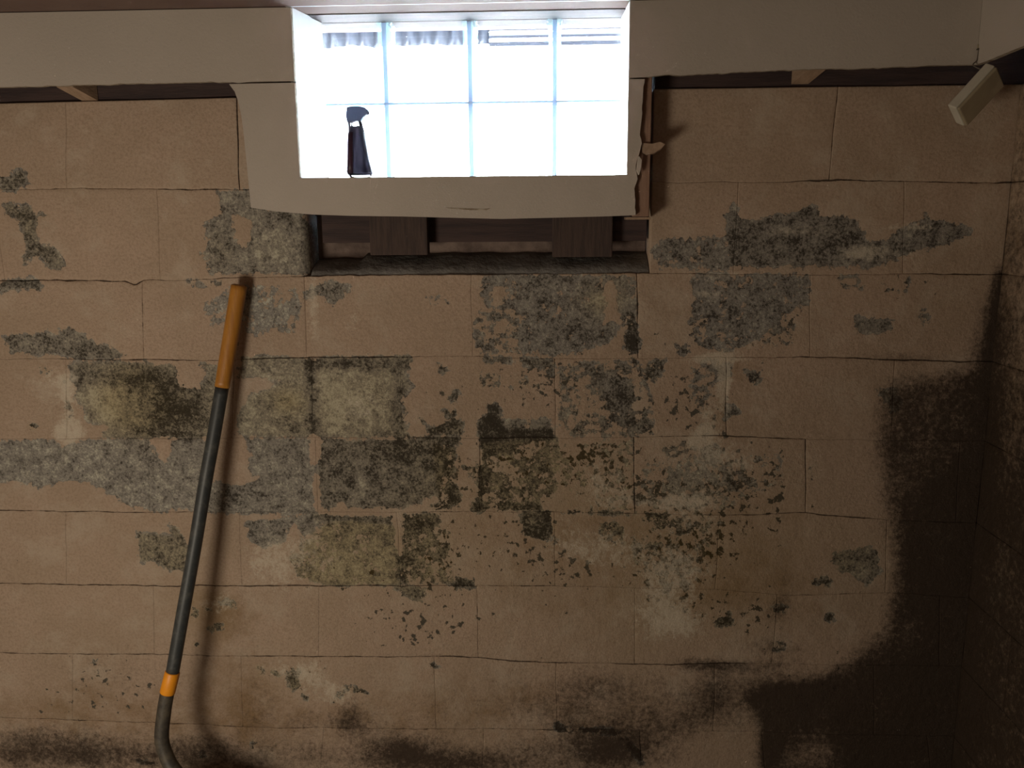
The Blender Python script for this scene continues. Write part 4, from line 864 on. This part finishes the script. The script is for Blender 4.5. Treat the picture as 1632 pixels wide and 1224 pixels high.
# blade: curved dished plate from the neck to the floor
e = cp[-1]; bm = bmesh.new(); nx, nz = 13, 15; g0 = []
Lb = .31; dirv = Vector((.12, -.045, -(e.z - .004))).normalized(); tip = e + dirv * ((e.z - .004) / -dirv.z)
for i in range(nz):
    t = i / (nz - 1); c = e + (tip - e) * t; half = .115 * min(1, (t / .16) ** .6 if t < .16 else 1) * (1 - max(0, (t - .72) / .28) ** 2.2 * .85) + .012
    if t < .02: half = .018
    row = []
    for k in range(nx):
        s = -1 + 2 * k / (nx - 1); row.append(bm.verts.new(c + Vector((s * half, -.028 * (1 - s * s) * (1 - .5 * t) + .02 * math.sin(t * 3), 0))))
    g0.append(row)
for a_, b_ in zip(g0, g0[1:]):
    for k in range(nx - 1): bm.faces.new((a_[k], a_[k + 1], b_[k + 1], b_[k]))
r = bmesh.ops.extrude_face_region(bm, geom=bm.faces[:]); bmesh.ops.translate(bm, vec=(0, .003, 0), verts=[q for q in r['geom'] if isinstance(q, bmesh.types.BMVert)])
keep(from_bm('blade', bm, M_STEEL, None, True), SH)
tag(SH, 'long shovel with a charcoal shaft and wooden grip leaning against the block wall', 'shovel')

# ------------------------------------------------------------------ white box dangling from the drywall by its cord
YB = FY - .045
c0 = Vector(U(1556, 152, YB)); HB = empty('hanging_alarm_box', c0)
tag(HB, 'white plastic box dangling tilted on a thin cord near the right wall', 'sensor box')
# local frame: long axis down-left, broad face turned to the lower right
ax = (Vector(U(1505, 186, YB)) - Vector(U(1559, 127, YB))).normalized()
sd = Vector((.85, .45, .10)); sd = (sd - ax * sd.dot(ax)).normalized(); nrm = ax.cross(sd)     # broad face normal
Lx, Wd, Th = .112, .066, .030
def local_box(name, l0, l1, w0, w1, t0, t1, bev, mat, seg=3):
    bm = bmesh.new(); box(bm, l0, l1, w0, w1, t0, t1, 0)
    bmesh.ops.bevel(bm, geom=bm.edges[:], offset=bev, segments=seg, affect='EDGES', profile=.5)
    M_ = Matrix(((ax.x, sd.x, nrm.x), (ax.y, sd.y, nrm.y), (ax.z, sd.z, nrm.z)))
    for v in bm.verts: v.co = M_ @ v.co
    o = from_bm(name, bm, mat, HB, False); return o
local_box('housing', -Lx / 2, Lx / 2, -Wd / 2, Wd / 2, -Th / 2, Th * .25, .003, M_WHITEP)
local_box('cover', -Lx / 2 + .001, Lx / 2 - .001, -Wd / 2 + .001, Wd / 2 - .001, Th * .25, Th / 2, .004, M_CREAMP)['label'] = 'cream front cover'
k0 = Vector(U(1546, 123, YB)); k1 = Vector(U(1552, 105, FY - .012)); k2 = Vector(U(1557, 96, FY - .004)); k3 = Vector(U(1560, 80, FY - .004))
k0 = Vector(c0) + (-ax * (Lx / 2 - .002)) + sd * 0; k0 = k0
keep(lathe_tube('cord', [(p, .0013) for p in spline([k0, k1, k2, k3], 5)], M_WIRE, seg=8), HB)['label'] = 'thin grey cord'
cl = empty('cord_clip', Vector(U(1560, 79, FY)))
tag(cl, 'tiny dark staple clip holding the cord on the drywall in the upper right corner', 'clip')
p = Vector(U(1560, 79, FY))
keep(boxo('staple', p.x - .0055, p.x + .0055, FY - .006, FY - .0002, p.z - .0015, p.z + .0015, M_STEEL, bev=.0004), cl)
keep(boxo('plate', p.x - .004, p.x + .004, FY - .0025, FY - .0001, p.z + .0016, p.z + .010, M_CREAMP, bev=.0004), cl)
for k, (sx, sy) in enumerate(((1581, 67),)):
    q = Vector(U(sx, sy, FY))
